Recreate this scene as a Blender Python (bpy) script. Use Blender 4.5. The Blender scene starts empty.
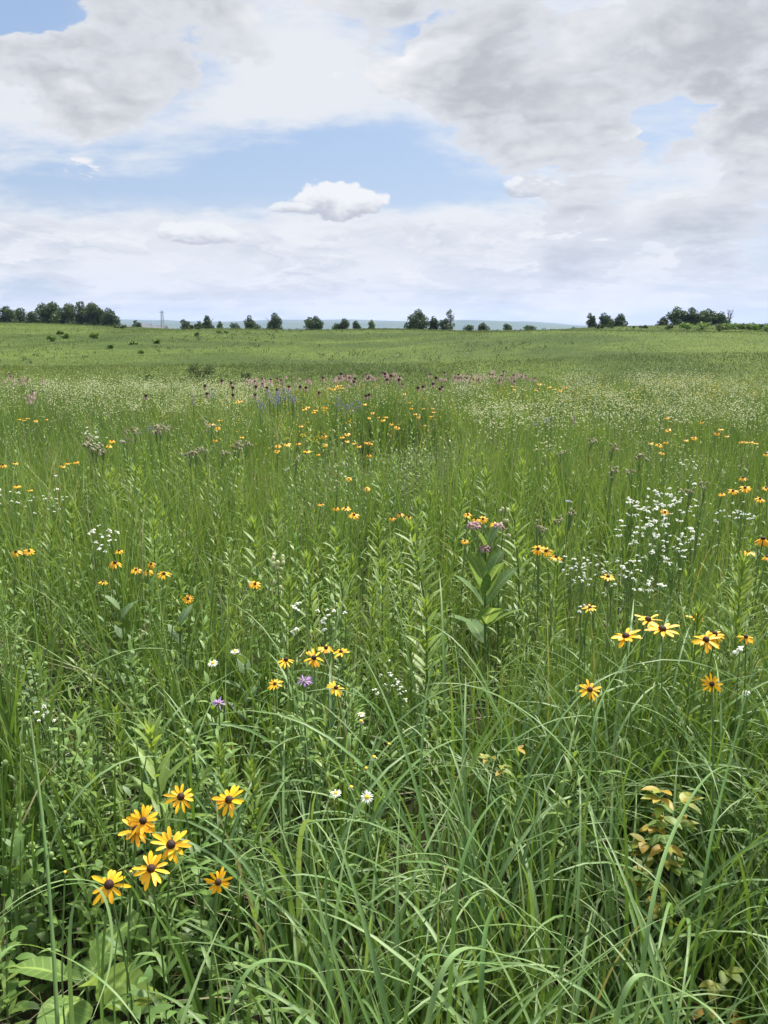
import bpy, math, random
import numpy as np
R = math.radians
rng = np.random.default_rng(7)
random.seed(7)
SC = bpy.context.scene
COL = SC.collection

# ------------------------------------------------------------------ camera
W_PX, H_PX, F_PX = 768, 1024, 829.0
EYE = 1.62
PITCH = R(12.5)
cam_d = bpy.data.cameras.new('camera')
cam = bpy.data.objects.new('camera', cam_d)
COL.objects.link(cam)
cam.location = (0, 0, EYE)
cam.rotation_euler = (R(90) - PITCH, 0, 0)
cam_d.sensor_fit = 'VERTICAL'
cam_d.sensor_height = 34.6
cam_d.lens = 34.6 * F_PX / H_PX
cam_d.clip_start = 0.05
cam_d.clip_end = 40000
SC.camera = cam

def ray(px, py):
    x = (px - W_PX / 2) / F_PX
    v = (H_PX / 2 - py) / F_PX
    d = np.array([x, math.cos(PITCH) + v * math.sin(PITCH), -math.sin(PITCH) + v * math.cos(PITCH)])
    return d / np.linalg.norm(d)

def project(P):
    """points (N,3) -> pixel x, pixel y, depth"""
    q = P - np.array([0, 0, EYE])
    dep = q[:, 1] * math.cos(PITCH) - q[:, 2] * math.sin(PITCH)
    up = q[:, 1] * math.sin(PITCH) + q[:, 2] * math.cos(PITCH)
    dd = np.maximum(dep, 1e-4)
    return W_PX / 2 + F_PX * q[:, 0] / dd, H_PX / 2 - F_PX * up / dd, dep

def sstep(a, b, x):
    t = np.clip((x - a) / (b - a), 0, 1)
    return t * t * (3 - 2 * t)

# value noise for layout
_perm = np.random.default_rng(3).random((64, 64))
def vnoise(x, y):
    x = np.asarray(x, float); y = np.asarray(y, float)
    xi = np.floor(x).astype(int); yi = np.floor(y).astype(int)
    fx = x - xi; fy = y - yi
    fx = fx * fx * (3 - 2 * fx); fy = fy * fy * (3 - 2 * fy)
    g = lambda i, j: _perm[i % 64, j % 64]
    return (g(xi, yi) * (1 - fx) + g(xi + 1, yi) * fx) * (1 - fy) + (g(xi, yi + 1) * (1 - fx) + g(xi + 1, yi + 1) * fx) * fy

def ground(x, y):
    x = np.asarray(x, float); y = np.asarray(y, float)
    z = -1.35 * sstep(12.5, 33, y)
    rise = 150 - 58 * sstep(-6, 24, x)
    z = z + 2.62 * sstep(0, 1, (y - 30) / (rise - 30)) * (1 - 0.1 * sstep(5, 40, x) * (1 - sstep(110, 150, y)))
    far = sstep(22, 60, y)
    z = z + far * (0.62 * (vnoise(x / 14 + 3, y / 22) - .5) + 0.8 * sstep(80, 150, y) * (vnoise(x / 26 + 9, y / 60 + 5) - .5))
    z = z + 1.15 * sstep(-38, -75, x) * sstep(70, 150, y)
    z = z + 0.75 * sstep(18, 60, x) * sstep(70, 150, y)
    z = z - 11.0 * sstep(165, 620, y)
    z = z + 0.05 * (vnoise(x * .9, y * .9) - .5)
    return z

def at(px, py, h):
    """the place in the meadow whose plant top at height h is seen at that pixel"""
    d = ray(px, py)
    if isinstance(px, np.ndarray): return at_many(px, py, h)
    f = lambda t: EYE + d[2] * t - float(ground(d[0] * t, d[1] * t)) - h
    t0, t = 0.2, 0.2
    while t < 900:
        t *= 1.06
        if f(t) < 0: break
        t0 = t
    for _ in range(22):
        m = (t0 + t) / 2
        if f(m) < 0: t = m
        else: t0 = m
    return float(d[0] * t), float(d[1] * t)

def at_many(px, py, h):
    d = np.array([ray(a, b) for a, b in zip(px, py)]); T = np.geomspace(.3, 60, 700)[None]
    g_ = EYE + d[:, 2:] * T - ground(d[:, :1] * T, d[:, 1:2] * T) - np.asarray(h)[:, None]
    i = np.argmax(g_ < 0, 1); t = T[0][i]
    return d[:, 0] * t, d[:, 1] * t

# ------------------------------------------------------------------ node helper
class G:
    def __init__(s, tree): s.t = tree; s.n = tree.nodes; s.l = tree.links
    def new(s, kind, **kw):
        n = s.n.new(kind)
        for k, v in kw.items(): setattr(n, k, v)
        return n
    def put(s, sock, v):
        if isinstance(v, bpy.types.NodeSocket): s.l.new(v, sock)
        elif v is not None:
            if sock.type in ('VECTOR', 'RGBA') and isinstance(v, (int, float)): v = (v,) * (4 if sock.type == 'RGBA' else 3)
            if sock.type == 'RGBA' and len(v) == 3: v = (*v, 1)
            sock.default_value = v
    def m(s, op, a, b=None, c=None, clamp=False):
        n = s.new('ShaderNodeMath', operation=op, use_clamp=clamp)
        for i, v in enumerate((a, b, c)): s.put(n.inputs[i], v)
        return n.outputs[0]
    def add(s, a, b): return s.m('ADD', a, b)
    def sub(s, a, b): return s.m('SUBTRACT', a, b)
    def mul(s, a, b): return s.m('MULTIPLY', a, b)
    def div(s, a, b): return s.m('DIVIDE', a, b)
    def v(s, op, a, b=None, scale=None):
        n = s.new('ShaderNodeVectorMath', operation=op)
        s.put(n.inputs[0], a); s.put(n.inputs[1], b)
        if scale is not None: s.put(n.inputs['Scale'], scale)
        return n.outputs[0]
    def ss(s, a, b, x, lo=0., hi=1.):
        n = s.new('ShaderNodeMapRange', interpolation_type='SMOOTHSTEP')
        s.put(n.inputs[0], x); s.put(n.inputs[1], a); s.put(n.inputs[2], b); s.put(n.inputs[3], lo); s.put(n.inputs[4], hi)
        return n.outputs[0]
    def mix(s, f, a, b):
        n = s.new('ShaderNodeMix', data_type='RGBA')
        s.put(n.inputs[0], f); s.put(n.inputs[6], a); s.put(n.inputs[7], b)
        return n.outputs[2]
    def noise(s, vec, scale, detail=2., rough=.5, lac=2., color=False):
        n = s.new('ShaderNodeTexNoise', noise_dimensions='3D')
        s.put(n.inputs['Vector'], vec); s.put(n.inputs['Scale'], scale); s.put(n.inputs['Detail'], detail)
        s.put(n.inputs['Roughness'], rough); s.put(n.inputs['Lacunarity'], lac)
        return n.outputs[1] if color else n.outputs[0]
    def attr(s, name):
        return s.new('ShaderNodeAttribute', attribute_name=name)

# ------------------------------------------------------------------ sky and sun
SUN_EL, SUN_AZ = R(56), R(34)          # azimuth measured from straight ahead towards the right
world = bpy.data.worlds.new('World'); SC.world = world; world.use_nodes = True
def build_sky():
    g = G(world.node_tree); g.n.clear()
    tc = g.new('ShaderNodeTexCoord').outputs['Generated']
    sep = g.new('ShaderNodeSeparateXYZ'); g.l.new(tc, sep.inputs[0])
    x, y, z = sep.outputs
    zc = g.m('MAXIMUM', z, 0.0)
    el = g.mul(g.m('ARCSINE', z), 57.2958)
    az = g.mul(g.m('ARCTAN2', x, y), 57.2958)
    den = g.add(zc, .26)
    cb = g.new('ShaderNodeCombineXYZ')
    g.put(cb.inputs[0], g.div(x, den)); g.put(cb.inputs[1], g.div(y, den)); g.put(cb.inputs[2], 0.37)
    p = cb.outputs[0]
    warp = g.v('SUBTRACT', g.noise(p, 2.6, 3, .55, color=True), (.5, .5, .5))
    p1 = g.v('ADD', p, g.v('SCALE', warp, scale=.16))
    up = g.v('SCALE', p1, scale=.95)
    n1 = g.noise(p1, 2.5, 10, .60)
    n2 = g.noise(up, 2.5, 5, .57); n1s = g.noise(p1, 2.5, 5, .57)
    vo = g.new('ShaderNodeTexVoronoi', feature='F1'); g.put(vo.inputs['Vector'], p1); vo.inputs['Scale'].default_value = 8.; vo.inputs['Detail'].default_value = 2.; billow = g.sub(.42, vo.outputs['Distance'])
    fine = g.noise(p1, 9.0, 6, .6)
    ws = g.new('ShaderNodeSeparateXYZ'); g.l.new(g.v('SUBTRACT', g.noise(p, 4.0, 6, .6, color=True), (.5, .5, .5)), ws.inputs[0])
    azw = g.add(az, g.mul(ws.outputs[0], 11.)); elw = g.add(el, g.mul(ws.outputs[1], 5.))
    # where the sky of that day had its cloud masses and its gaps: (azimuth, elevation, half widths, amount)
    def blobs(items, base):
        tot = base
        for (px, py, wx, wy, a) in items:
            d = ray(px, py)
            A = math.degrees(math.atan2(d[0], d[1])); E = math.degrees(math.asin(d[2]))
            wx = wx / 14.6; wy = wy / 14.6
            u = g.mul(g.sub(azw, A), 1 / wx); w = g.mul(g.sub(elw, E), 1 / wy)
            q = g.m('EXPONENT', g.mul(g.add(g.mul(u, u), g.mul(w, w)), -1.))
            tot = g.add(tot, g.mul(q, a))
        return tot
    cum = blobs([(125, 85, 110, 55, .30), (40, 50, 60, 40, .12), (330, 160, 140, 44, -.42), (220, 195, 120, 34, -.34), (95, 190, 120, 24, -.30), (455, 188, 50, 22, -.10),
                 (560, 110, 140, 70, .20), (710, 40, 90, 60, .20), (690, 235, 110, 60, .24), (480, 95, 70, 60, .12),
                 (672, 122, 18, 18, -.38), (15, 12, 40, 16, -.40), (300, 60, 80, 50, -.20), (380, 30, 70, 40, .2), (560, 200, 60, 30, .14), (745, 105, 55, 50, .24), (430, 15, 70, 40, .2), (150, 28, 80, 40, .26), (510, 40, 70, 45, .24), (735, 100, 60, 60, .12), (620, 150, 60, 40, .14)], 0.0)
    dens = g.add(g.m('MULTIPLY_ADD', n1, 1.9, -.45), cum)
    dens = g.add(dens, g.add(g.mul(g.sub(fine, .5), .20), g.mul(billow, .20)))
    alpha = g.ss(.50, .585, dens)
    thick = g.ss(.57, .90, dens)
    lit = g.m('ADD', g.mul(g.sub(n1s, n2), 6.5), g.m('MULTIPLY_ADD', billow, .9, .40), clamp=True)
    # high thin veil
    pv = g.v('MULTIPLY', p1, (1.0, 1.7, 1.0))
    nv = g.noise(pv, 1.9, 7, .6)
    vb = blobs([(335, 150, 120, 40, -.22), (420, 185, 60, 25, -.1), (15, 12, 60, 20, -.12), (130, 190, 130, 26, -.24), (350, 240, 260, 24, .2), (180, 265, 200, 24, .14),
                (300, 60, 90, 40, .2), (280, 100, 50, 25, .12)], .03)
    veil = g.ss(.36, .66, g.add(g.add(nv, vb), g.mul(g.sub(fine, .5), .12)), 0., .93)
    sky = g.new('ShaderNodeTexSky', sky_type='NISHITA', sun_disc=False)
    sky.sun_elevation = SUN_EL; sky.sun_rotation = SUN_AZ
    sky.air_density = 1.0; sky.dust_density = 1.6; sky.ozone_density = 1.2
    K = SKY_GAIN / SKY_STRENGTH
    def c(r_, g_, b_): return (r_ * K, g_ * K, b_ * K, 1)
    blue = g.mix(.5, sky.outputs[0], c(.38, .55, .86))
    haze = g.m('EXPONENT', g.mul(g.m('MAXIMUM', el, 0.), -1 / 5.5))
    base = g.mix(g.mul(haze, .85), blue, c(.65, .735, .84))
    base = g.mix(veil, base, c(.89, .91, .94))
    # rows of low cumulus far away, and a few single puffs with flat bases
    def vec(u, w, k):
        n = g.new('ShaderNodeCombineXYZ'); g.put(n.inputs[0], u); g.put(n.inputs[1], w); g.put(n.inputs[2], k); return n.outputs[0]
    lv = lambda de: g.noise(vec(g.mul(azw, .085), g.mul(g.add(g.mul(g.add(elw, el), .5), de), .27), 4.4), 1., 9, .6)
    nl, nlu = lv(0.), lv(.55)
    low_win = g.mul(g.ss(.3, 2.6, el), g.ss(5.0, 8.8, el, 1., 0.))
    la = g.mul(g.ss(.43, .56, g.add(nl, g.mul(g.sub(fine, .5), .12))), low_win)
    llit = g.m('ADD', g.mul(g.sub(nl, nlu), 7.), .55, clamp=True)
    base = g.mix(g.mul(la, .88), base, g.mix(llit, c(.66, .70, .77), c(.92, .935, .955)))
    bump = g.noise(vec(az, g.mul(el, 1.25), 1.7), .62, 6, .62)
    for (px, py, wx, wy) in ((338, 206, 50, 25), (196, 236, 44, 15), (530, 190, 34, 12), (290, 209, 22, 7)):
        d = ray(px, py); A = math.degrees(math.atan2(d[0], d[1])); E = math.degrees(math.asin(d[2]))
        u = g.mul(g.sub(az, A), 14.6 / wx); w = g.mul(g.sub(el, E), 14.6 / wy); wb = g.m('MINIMUM', w, 0.)
        f = g.sub(g.m('MULTIPLY_ADD', bump, 2.2, -.15), g.add(g.mul(u, u), g.add(g.mul(w, w), g.mul(g.mul(wb, wb), 2.2))))
        pcol = g.mix(g.ss(-.45, .42, g.add(w, g.mul(g.sub(bump, .5), 1.8))), c(.56, .59, .66), c(.97, .975, .98))
        base = g.mix(g.mul(g.ss(0., .32, f), .96 if wy > 20 else .8), base, pcol)
    white = g.mix(lit, c(.76, .78, .82), c(.98, .982, .99))
    grey = g.mix(lit, c(.53, .55, .585), c(.83, .84, .865))
    ccol = g.mix(thick, white, grey)
    low = g.ss(2., 11., el)
    ccol = g.mix(low, g.mix(thick, c(.72, .76, .83), c(.58, .63, .70)), ccol)
    out = g.mix(g.mul(alpha, g.ss(.0, 5., el, .6, .97)), base, ccol)
    out = g.mix(g.ss(-1.5, .4, el), c(.25, .30, .25), out)
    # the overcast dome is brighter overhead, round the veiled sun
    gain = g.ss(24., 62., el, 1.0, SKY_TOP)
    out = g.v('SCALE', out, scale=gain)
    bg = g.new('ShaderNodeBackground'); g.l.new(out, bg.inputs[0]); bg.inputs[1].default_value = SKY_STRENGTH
    o = g.new('ShaderNodeOutputWorld'); g.l.new(bg.outputs[0], o.inputs[0])
SKY_STRENGTH = 0.06; SKY_GAIN = 0.445
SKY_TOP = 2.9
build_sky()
world.cycles.sampling_method = 'MANUAL'
world.cycles.sample_map_resolution = 512
sun_d = bpy.data.lights.new('sun', 'SUN'); sun = bpy.data.objects.new('sun', sun_d); COL.objects.link(sun)
sun_d.energy = 4.6; sun_d.angle = R(7); sun_d.color = (1.0, .955, .88)
from mathutils import Vector, Matrix, Quaternion
sv = Vector((math.sin(SUN_AZ) * math.cos(SUN_EL), math.cos(SUN_AZ) * math.cos(SUN_EL), math.sin(SUN_EL)))
sun.rotation_euler = sv.to_track_quat('Z', 'Y').to_euler()
sun.location = (0, 0, 30)

# ------------------------------------------------------------------ materials
def leaf_mat(name, stops, trans=.35, rough=.5, spec=.35, tip=None, midrib=None, tcol=(1.28, 1.20, .56), nscale=30.):
    """plant tissue: colour varies from leaf to leaf (attribute tint) and a little along each leaf"""
    m = bpy.data.materials.new(name); m.use_nodes = True
    g = G(m.node_tree); g.n.clear()
    a = g.attr('tint').outputs['Fac']; al = g.attr('along').outputs['Fac']
    geo = g.new('ShaderNodeNewGeometry')
    pos = geo.outputs['Position']
    rp = g.new('ShaderNodeValToRGB'); cr = rp.color_ramp
    while len(cr.elements) < len(stops): cr.elements.new(.5)
    for e, (p, c) in zip(cr.elements, stops): e.position = p; e.color = (*c, 1)
    n = g.noise(pos, nscale, 3, .6)
    g.l.new(g.add(a, g.mul(g.sub(n, .5), .35)), rp.inputs[0])
    col = rp.outputs[0]
    if midrib:         # pale midrib and side veins, leaf blade darker between
        ac = g.attr('across').outputs['Fac']
        if midrib[1]:
            wv = g.m('SINE', g.add(g.mul(al, midrib[1]), g.mul(ac, -5.)))
            col = g.mix(g.mul(g.ss(.72, .97, wv), .35), col, midrib[0])
        col = g.mix(g.mul(g.ss(.16, .03, ac), .8), col, midrib[0])
        sp = g.noise(pos, 260., 2, .5); col = g.mix(g.mul(g.ss(.66, .74, sp), .5), col, (.16, .13, .05))
    if tip: col = g.mix(g.mul(g.ss(.55, 1.0, al), tip[1]), col, tip[0])
    b = g.new('ShaderNodeBsdfPrincipled'); g.l.new(col, b.inputs['Base Color'])
    b.inputs['Roughness'].default_value = rough; b.inputs['Specular IOR Level'].default_value = spec
    out = g.new('ShaderNodeOutputMaterial')
    if trans > 0:
        t = g.new('ShaderNodeBsdfTranslucent'); g.l.new(g.v('MULTIPLY', col, tcol), t.inputs[0])
        mx = g.new('ShaderNodeMixShader'); mx.inputs[0].default_value = trans
        g.l.new(b.outputs[0], mx.inputs[1]); g.l.new(t.outputs[0], mx.inputs[2]); g.l.new(mx.outputs[0], out.inputs[0])
    else: g.l.new(b.outputs[0], out.inputs[0])
    return m
def plain_mat(name, c1, c2, rough=.7, scale=8., spec=.3, bump=0.):
    m = bpy.data.materials.new(name); m.use_nodes = True
    g = G(m.node_tree); g.n.clear()
    geo = g.new('ShaderNodeNewGeometry')
    n = g.noise(geo.outputs['Position'], scale, 6, .6)
    col = g.mix(g.ss(.3, .7, n), c1, c2)
    b = g.new('ShaderNodeBsdfPrincipled'); g.l.new(col, b.inputs['Base Color'])
    b.inputs['Roughness'].default_value = rough; b.inputs['Specular IOR Level'].default_value = spec
    if bump:
        bp = g.new('ShaderNodeBump'); bp.inputs['Strength'].default_value = bump; g.l.new(n, bp.inputs['Height']); g.l.new(bp.outputs[0], b.inputs['Normal'])
    o = g.new('ShaderNodeOutputMaterial'); g.l.new(b.outputs[0], o.inputs[0])
    return m
M = {}
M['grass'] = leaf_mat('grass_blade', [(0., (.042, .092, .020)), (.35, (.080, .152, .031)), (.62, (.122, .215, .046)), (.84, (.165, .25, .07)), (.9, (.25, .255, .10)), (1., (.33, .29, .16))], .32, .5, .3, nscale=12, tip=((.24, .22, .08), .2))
M['bluestem'] = leaf_mat('arching_blade', [(0., (.065, .135, .038)), (.5, (.112, .208, .056)), (1., (.18, .275, .10))], .32, .48, .3, nscale=12, midrib=((.20, .28, .12), 0), tip=((.26, .22, .09), .15))
M['dark_grass'] = leaf_mat('dark_blade', [(0., (.056, .108, .030)), (.5, (.092, .165, .042)), (1., (.145, .225, .062))], .35, .45, .4, nscale=12)
M['far_grass'] = leaf_mat('field_grass', [(0., (.028, .048, .010)), (.35, (.048, .076, .014)), (.65, (.076, .110, .020)), (1., (.14, .165, .04))], .22, .7, .15, nscale=.08)
M['shoot'] = leaf_mat('pale_leaf', [(0., (.095, .165, .032)), (.5, (.155, .24, .05)), (1., (.235, .33, .08))], .40, .5, .35)
M['forb'] = leaf_mat('forb_leaf', [(0., (.062, .122, .028)), (.5, (.11, .195, .04)), (1., (.175, .275, .066))], .32, .5, .35)
M['grey_leaf'] = leaf_mat('grey_leaf', [(0., (.07, .12, .045)), (.5, (.10, .165, .058)), (1., (.15, .22, .09))], .28, .6, .3, midrib=((.22, .28, .14), 50.))
M['milkweed'] = leaf_mat('milkweed_leaf', [(0., (.10, .18, .065)), (.5, (.14, .235, .085)), (1., (.18, .29, .12))], .45, .7, .15, midrib=((.30, .36, .20), 60.))
M['broad'] = leaf_mat('broad_leaf', [(0., (.07, .13, .035)), (.5, (.12, .20, .045)), (1., (.26, .35, .05))], .36, .65, .18, nscale=9, midrib=((.26, .36, .09), 46.))
M['stem'] = leaf_mat('green_stem', [(0., (.07, .12, .03)), (.5, (.11, .18, .05)), (1., (.17, .23, .09))], 0, .5, .35)
M['dry'] = leaf_mat('dry_straw', [(0., (.16, .14, .07)), (.5, (.28, .26, .15)), (1., (.42, .40, .27))], .15, .7, .2)
M['orange'] = leaf_mat('orange_leaf', [(0., (.13, .19, .03)), (.55, (.24, .25, .03)), (.85, (.32, .21, .025)), (1., (.34, .28, .04))], .3, .5, .3)
M['petal'] = leaf_mat('golden_petal', [(0., (.73, .31, .004)), (.5, (.81, .39, .006)), (1., (.86, .47, .009))], .25, .5, .3, tip=((.84, .48, .01), .3), tcol=(1., 1., 1.))
M['cone'] = plain_mat('dark_cone', (.018, .008, .005), (.055, .022, .010), .7, 500., .3, .6)
M['white'] = leaf_mat('white_petal', [(0., (.60, .62, .48)), (.5, (.76, .77, .66)), (1., (.85, .85, .79))], .3, .6, .2, tcol=(1., 1., .95))
M['cream'] = leaf_mat('cream_flower', [(0., (.34, .38, .17)), (.5, (.50, .52, .27)), (1., (.68, .67, .44))], .3, .6, .2, tcol=(1., 1., .9))
M['yolk'] = plain_mat('yellow_disc', (.55, .33, .02), (.72, .47, .04), .7, 700., .2, .5)
M['yellow'] = leaf_mat('yellow_flower', [(0., (.52, .36, .02)), (.5, (.68, .46, .025)), (1., (.78, .58, .05))], .3, .6, .2, tcol=(1., 1., .7))
M['lilac'] = leaf_mat('lilac_petal', [(0., (.34, .17, .44)), (.5, (.48, .28, .58)), (1., (.64, .44, .70))], .3, .6, .2, tcol=(1., 1., 1.))
M['violet'] = leaf_mat('violet_flower', [(0., (.12, .11, .22)), (.5, (.19, .17, .32)), (1., (.30, .27, .42))], .3, .6, .2, tcol=(1., 1., 1.))
M['pink'] = leaf_mat('dusty_pink', [(0., (.30, .17, .16)), (.5, (.46, .28, .27)), (1., (.60, .43, .41))], .3, .6, .2, tcol=(1., 1., 1.))
M['bud'] = leaf_mat('green_bud', [(0., (.14, .22, .06)), (.5, (.22, .31, .10)), (1., (.32, .40, .17))], .2, .6, .3)
M['tree'] = leaf_mat('tree_leaf', [(0., (.028, .052, .020)), (.5, (.042, .078, .026)), (1., (.068, .112, .036))], .25, .55, .3, nscale=1.2)
M['tree_pale'] = leaf_mat('pale_tree_leaf', [(0., (.07, .12, .045)), (.5, (.10, .165, .055)), (1., (.15, .22, .08))], .3, .55, .3, nscale=1.2)
M['shrub'] = leaf_mat('shrub_leaf', [(0., (.038, .062, .022)), (.5, (.062, .096, .032)), (1., (.10, .14, .045))], .25, .55, .3, nscale=3)
M['slope_shrub'] = leaf_mat('slope_shrub_leaf', [(0., (.04, .065, .022)), (.5, (.055, .085, .027)), (1., (.08, .115, .036))], .25, .6, .2, nscale=3)
M['bark'] = plain_mat('bark', (.07, .055, .042), (.14, .115, .09), .9, 6., .2, .5)
M['roof'] = plain_mat('grey_roof', (.075, .08, .09), (.11, .115, .125), .6, .5, .3)
M['wallp'] = plain_mat('pale_cladding', (.13, .13, .13), (.19, .19, .19), .7, .6, .3)
M['metal'] = plain_mat('galvanised_steel', (.17, .18, .19), (.26, .27, .28), .5, 2., .5)

# ------------------------------------------------------------------ geometry
PROF = {
    'grass': lambda t: np.minimum(1, .62 + 1.7 * t) * (1 - t ** 2.6) + .015,
    'lance': lambda t: np.sin(np.pi * np.clip(t, 0, 1) ** .72) ** .9 * .98 + .02,
    'ovate': lambda t: np.interp(t, [0, .06, .2, .38, .6, .8, .93, 1], [.05, .42, .86, 1, .88, .52, .2, .02]),
    'ellip': lambda t: np.interp(t, [0, .08, .25, .5, .75, .92, 1], [.1, .5, .88, 1, .84, .42, .03]),
    'petal': lambda t: np.interp(t, [0, .2, .55, .8, .94, 1], [.42, .72, 1, .92, .6, .25]),
    'strap': lambda t: np.interp(t, [0, .1, .7, 1], [.7, 1, .95, .5]),
}
def strips(base, az, el, bend, L, W, S=5, prof='grass', p=1.4, roll=0., fold=0., tint=0.5, k=2, sway=0.):
    """N curved ribbons at once -> (verts, quads, tint, along)"""
    az = np.atleast_1d(np.asarray(az, float)); N = len(az)
    full = lambda v: np.broadcast_to(np.asarray(v, float), (N,))
    el, bend, L, W, roll, tint, sway = map(full, (el, bend, L, W, roll, tint, sway))
    base = np.broadcast_to(np.asarray(base, float), (N, 3))
    t = np.linspace(0, 1, S + 1); tm = (t[1:] + t[:-1]) / 2
    ev = el[:, None] - bend[:, None] * tm[None] ** p
    av = az[:, None] + sway[:, None] * tm[None]
    d = np.stack([np.cos(ev) * np.cos(av), np.cos(ev) * np.sin(av), np.sin(ev)], -1)
    pos = np.concatenate([base[:, None], base[:, None] + np.cumsum(d * (L / S)[:, None, None], 1)], 1)
    tan = np.concatenate([d[:, :1], (d[:, 1:] + d[:, :-1]) / 2, d[:, -1:]], 1)
    avv = az[:, None] + sway[:, None] * t[None]
    side = np.stack([-np.sin(avv), np.cos(avv), np.zeros_like(avv)], -1)
    nor = np.cross(tan, side)
    cr, sr = np.cos(roll)[:, None, None], np.sin(roll)[:, None, None]
    w = side * cr + nor * sr; nn = nor * cr - side * sr
    hw = (W[:, None] * PROF[prof](t)[None] / 2)[..., None]
    if k == 2: V = np.stack([pos - w * hw, pos + w * hw], 2)
    else: V = np.stack([pos - w * hw + nn * hw * fold, pos, pos + w * hw + nn * hw * fold], 2)
    V = V.reshape(-1, 3); ac = np.tile([1., 0., 1.] if k == 3 else [1., 1.], N * (S + 1))
    i = (np.arange(N) * (S + 1) * k)[:, None, None] + (np.arange(S) * k)[None, :, None] + np.arange(k - 1)[None, None, :]
    i = i.reshape(-1)
    F = np.stack([i, i + 1, i + k + 1, i + k], -1)
    return V, F, np.repeat(tint, (S + 1) * k), np.tile(np.repeat(t, k), N), ac
def tube(P, r, n=5, tint=.5, cap=False):
    P = np.asarray(P, float); K = len(P); r = np.broadcast_to(np.asarray(r, float), (K,))
    T = np.gradient(P, axis=0); T /= np.linalg.norm(T, axis=1)[:, None] + 1e-9
    ref = np.where(np.abs(T[:, 2:3]) > .8, np.array([[1., 0, 0]]), np.array([[0, 0, 1.]]))
    if np.abs(T[0, 2]) > .5: ref = np.tile([[1., 0, 0]], (K, 1))
    A = np.cross(T, ref); A /= np.linalg.norm(A, axis=1)[:, None] + 1e-9
    B = np.cross(T, A)
    th = np.arange(n) * 2 * np.pi / n
    V = P[:, None] + r[:, None, None] * (A[:, None] * np.cos(th)[None, :, None] + B[:, None] * np.sin(th)[None, :, None])
    V = V.reshape(-1, 3)
    a = (np.arange(K - 1) * n)[:, None]; j = np.arange(n)[None]; jn = (j + 1) % n
    F = np.stack([a + j, a + jn, a + n + jn, a + n + j], -1).reshape(-1, 4)
    return V, F, np.full(len(V), tint), np.repeat(np.linspace(0, 1, K), n)
def ball(c, rx, rz=None, nu=8, nv=5, tint=.5, lo=-.5):
    """ellipsoid shell from latitude lo*pi to the pole"""
    rz = rx if rz is None else rz
    la = np.linspace(lo * np.pi, np.pi / 2 * .97, nv + 1); lo_ = np.arange(nu) * 2 * np.pi / nu
    V = np.stack([rx * np.cos(la)[:, None] * np.cos(lo_)[None], rx * np.cos(la)[:, None] * np.sin(lo_)[None], rz * np.sin(la)[:, None] + 0 * lo_[None]], -1).reshape(-1, 3) + np.asarray(c)
    a = (np.arange(nv) * nu)[:, None]; j = np.arange(nu)[None]; jn = (j + 1) % nu
    F = np.stack([a + j, a + jn, a + nu + jn, a + nu + j], -1).reshape(-1, 4)
    return V, F, np.full(len(V), tint), np.zeros(len(V))
def puffs(C, r, tint=.5, squash=.6):
    """many little six-sided blossoms: a low dome of two rings each"""
    C = np.asarray(C, float); N = len(C); r = np.broadcast_to(np.asarray(r, float), (N,)); tint = np.broadcast_to(np.asarray(tint, float), (N,))
    th = np.arange(6) * np.pi / 3
    ring = np.stack([np.cos(th), np.sin(th), 0 * th], -1)
    u = np.concatenate([ring + [0, 0, -.55 * squash], ring * 1.0 * .95 + [0, 0, .25 * squash], ring * .35 + [0, 0, squash]], 0)
    V = (C[:, None] + u[None] * r[:, None, None]).reshape(-1, 3)
    j = np.arange(6); jn = (j + 1) % 6
    f = np.concatenate([np.stack([j, jn, 6 + jn, 6 + j], -1), np.stack([6 + j, 6 + jn, 12 + jn, 12 + j], -1), np.array([[12, 13, 14, 15], [12, 15, 16, 17]])], 0)
    F = (np.arange(N) * 18)[:, None, None] + f[None]
    return V, F.reshape(-1, 4), np.repeat(tint, 18), np.zeros(N * 18)
class MB:
    def __init__(s): s.c = []
    def add(s, part, mi=0, off=None):
        V, F, t, a = part[:4]; ac = part[4] if len(part) > 4 else np.ones(len(V))
        if off is not None: V = V + np.asarray(off)
        s.c.append((V, F, t, a, np.full(len(F), mi), ac)); return s
    def mesh(s, name, mats, smooth=True):
        n = 0; Fs = []
        for V, F, *_ in s.c: Fs.append(F + n); n += len(V)
        V = np.concatenate([c[0] for c in s.c]); F = np.concatenate(Fs)
        T = np.concatenate([c[2] for c in s.c]); A = np.concatenate([c[3] for c in s.c]); I = np.concatenate([c[4] for c in s.c]); X = np.concatenate([c[5] for c in s.c])
        me = bpy.data.meshes.new(name)
        me.vertices.add(len(V)); me.vertices.foreach_set('co', V.astype(np.float32).ravel())
        me.loops.add(len(F) * 4); me.loops.foreach_set('vertex_index', F.astype(np.int32).ravel())
        me.polygons.add(len(F)); me.polygons.foreach_set('loop_start', np.arange(0, len(F) * 4, 4, dtype=np.int32))
        me.polygons.foreach_set('material_index', I.astype(np.int32))
        me.polygons.foreach_set('use_smooth', np.full(len(F), smooth))
        for nm, arr in (('tint', T), ('along', A), ('across', X)):
            at_ = me.attributes.new(nm, 'FLOAT', 'POINT'); at_.data.foreach_set('value', arr.astype(np.float32))
        for m in (mats if isinstance(mats, (list, tuple)) else [mats]): me.materials.append(m)
        me.update(calc_edges=True)
        return me
    def build(s, name, mats, parent=None, smooth=True): return link(name, s.mesh(name, mats, smooth), parent)
def link(name, me, parent=None):
    o = bpy.data.objects.new(name, me); COL.objects.link(o); o.parent = parent
    return o
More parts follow.
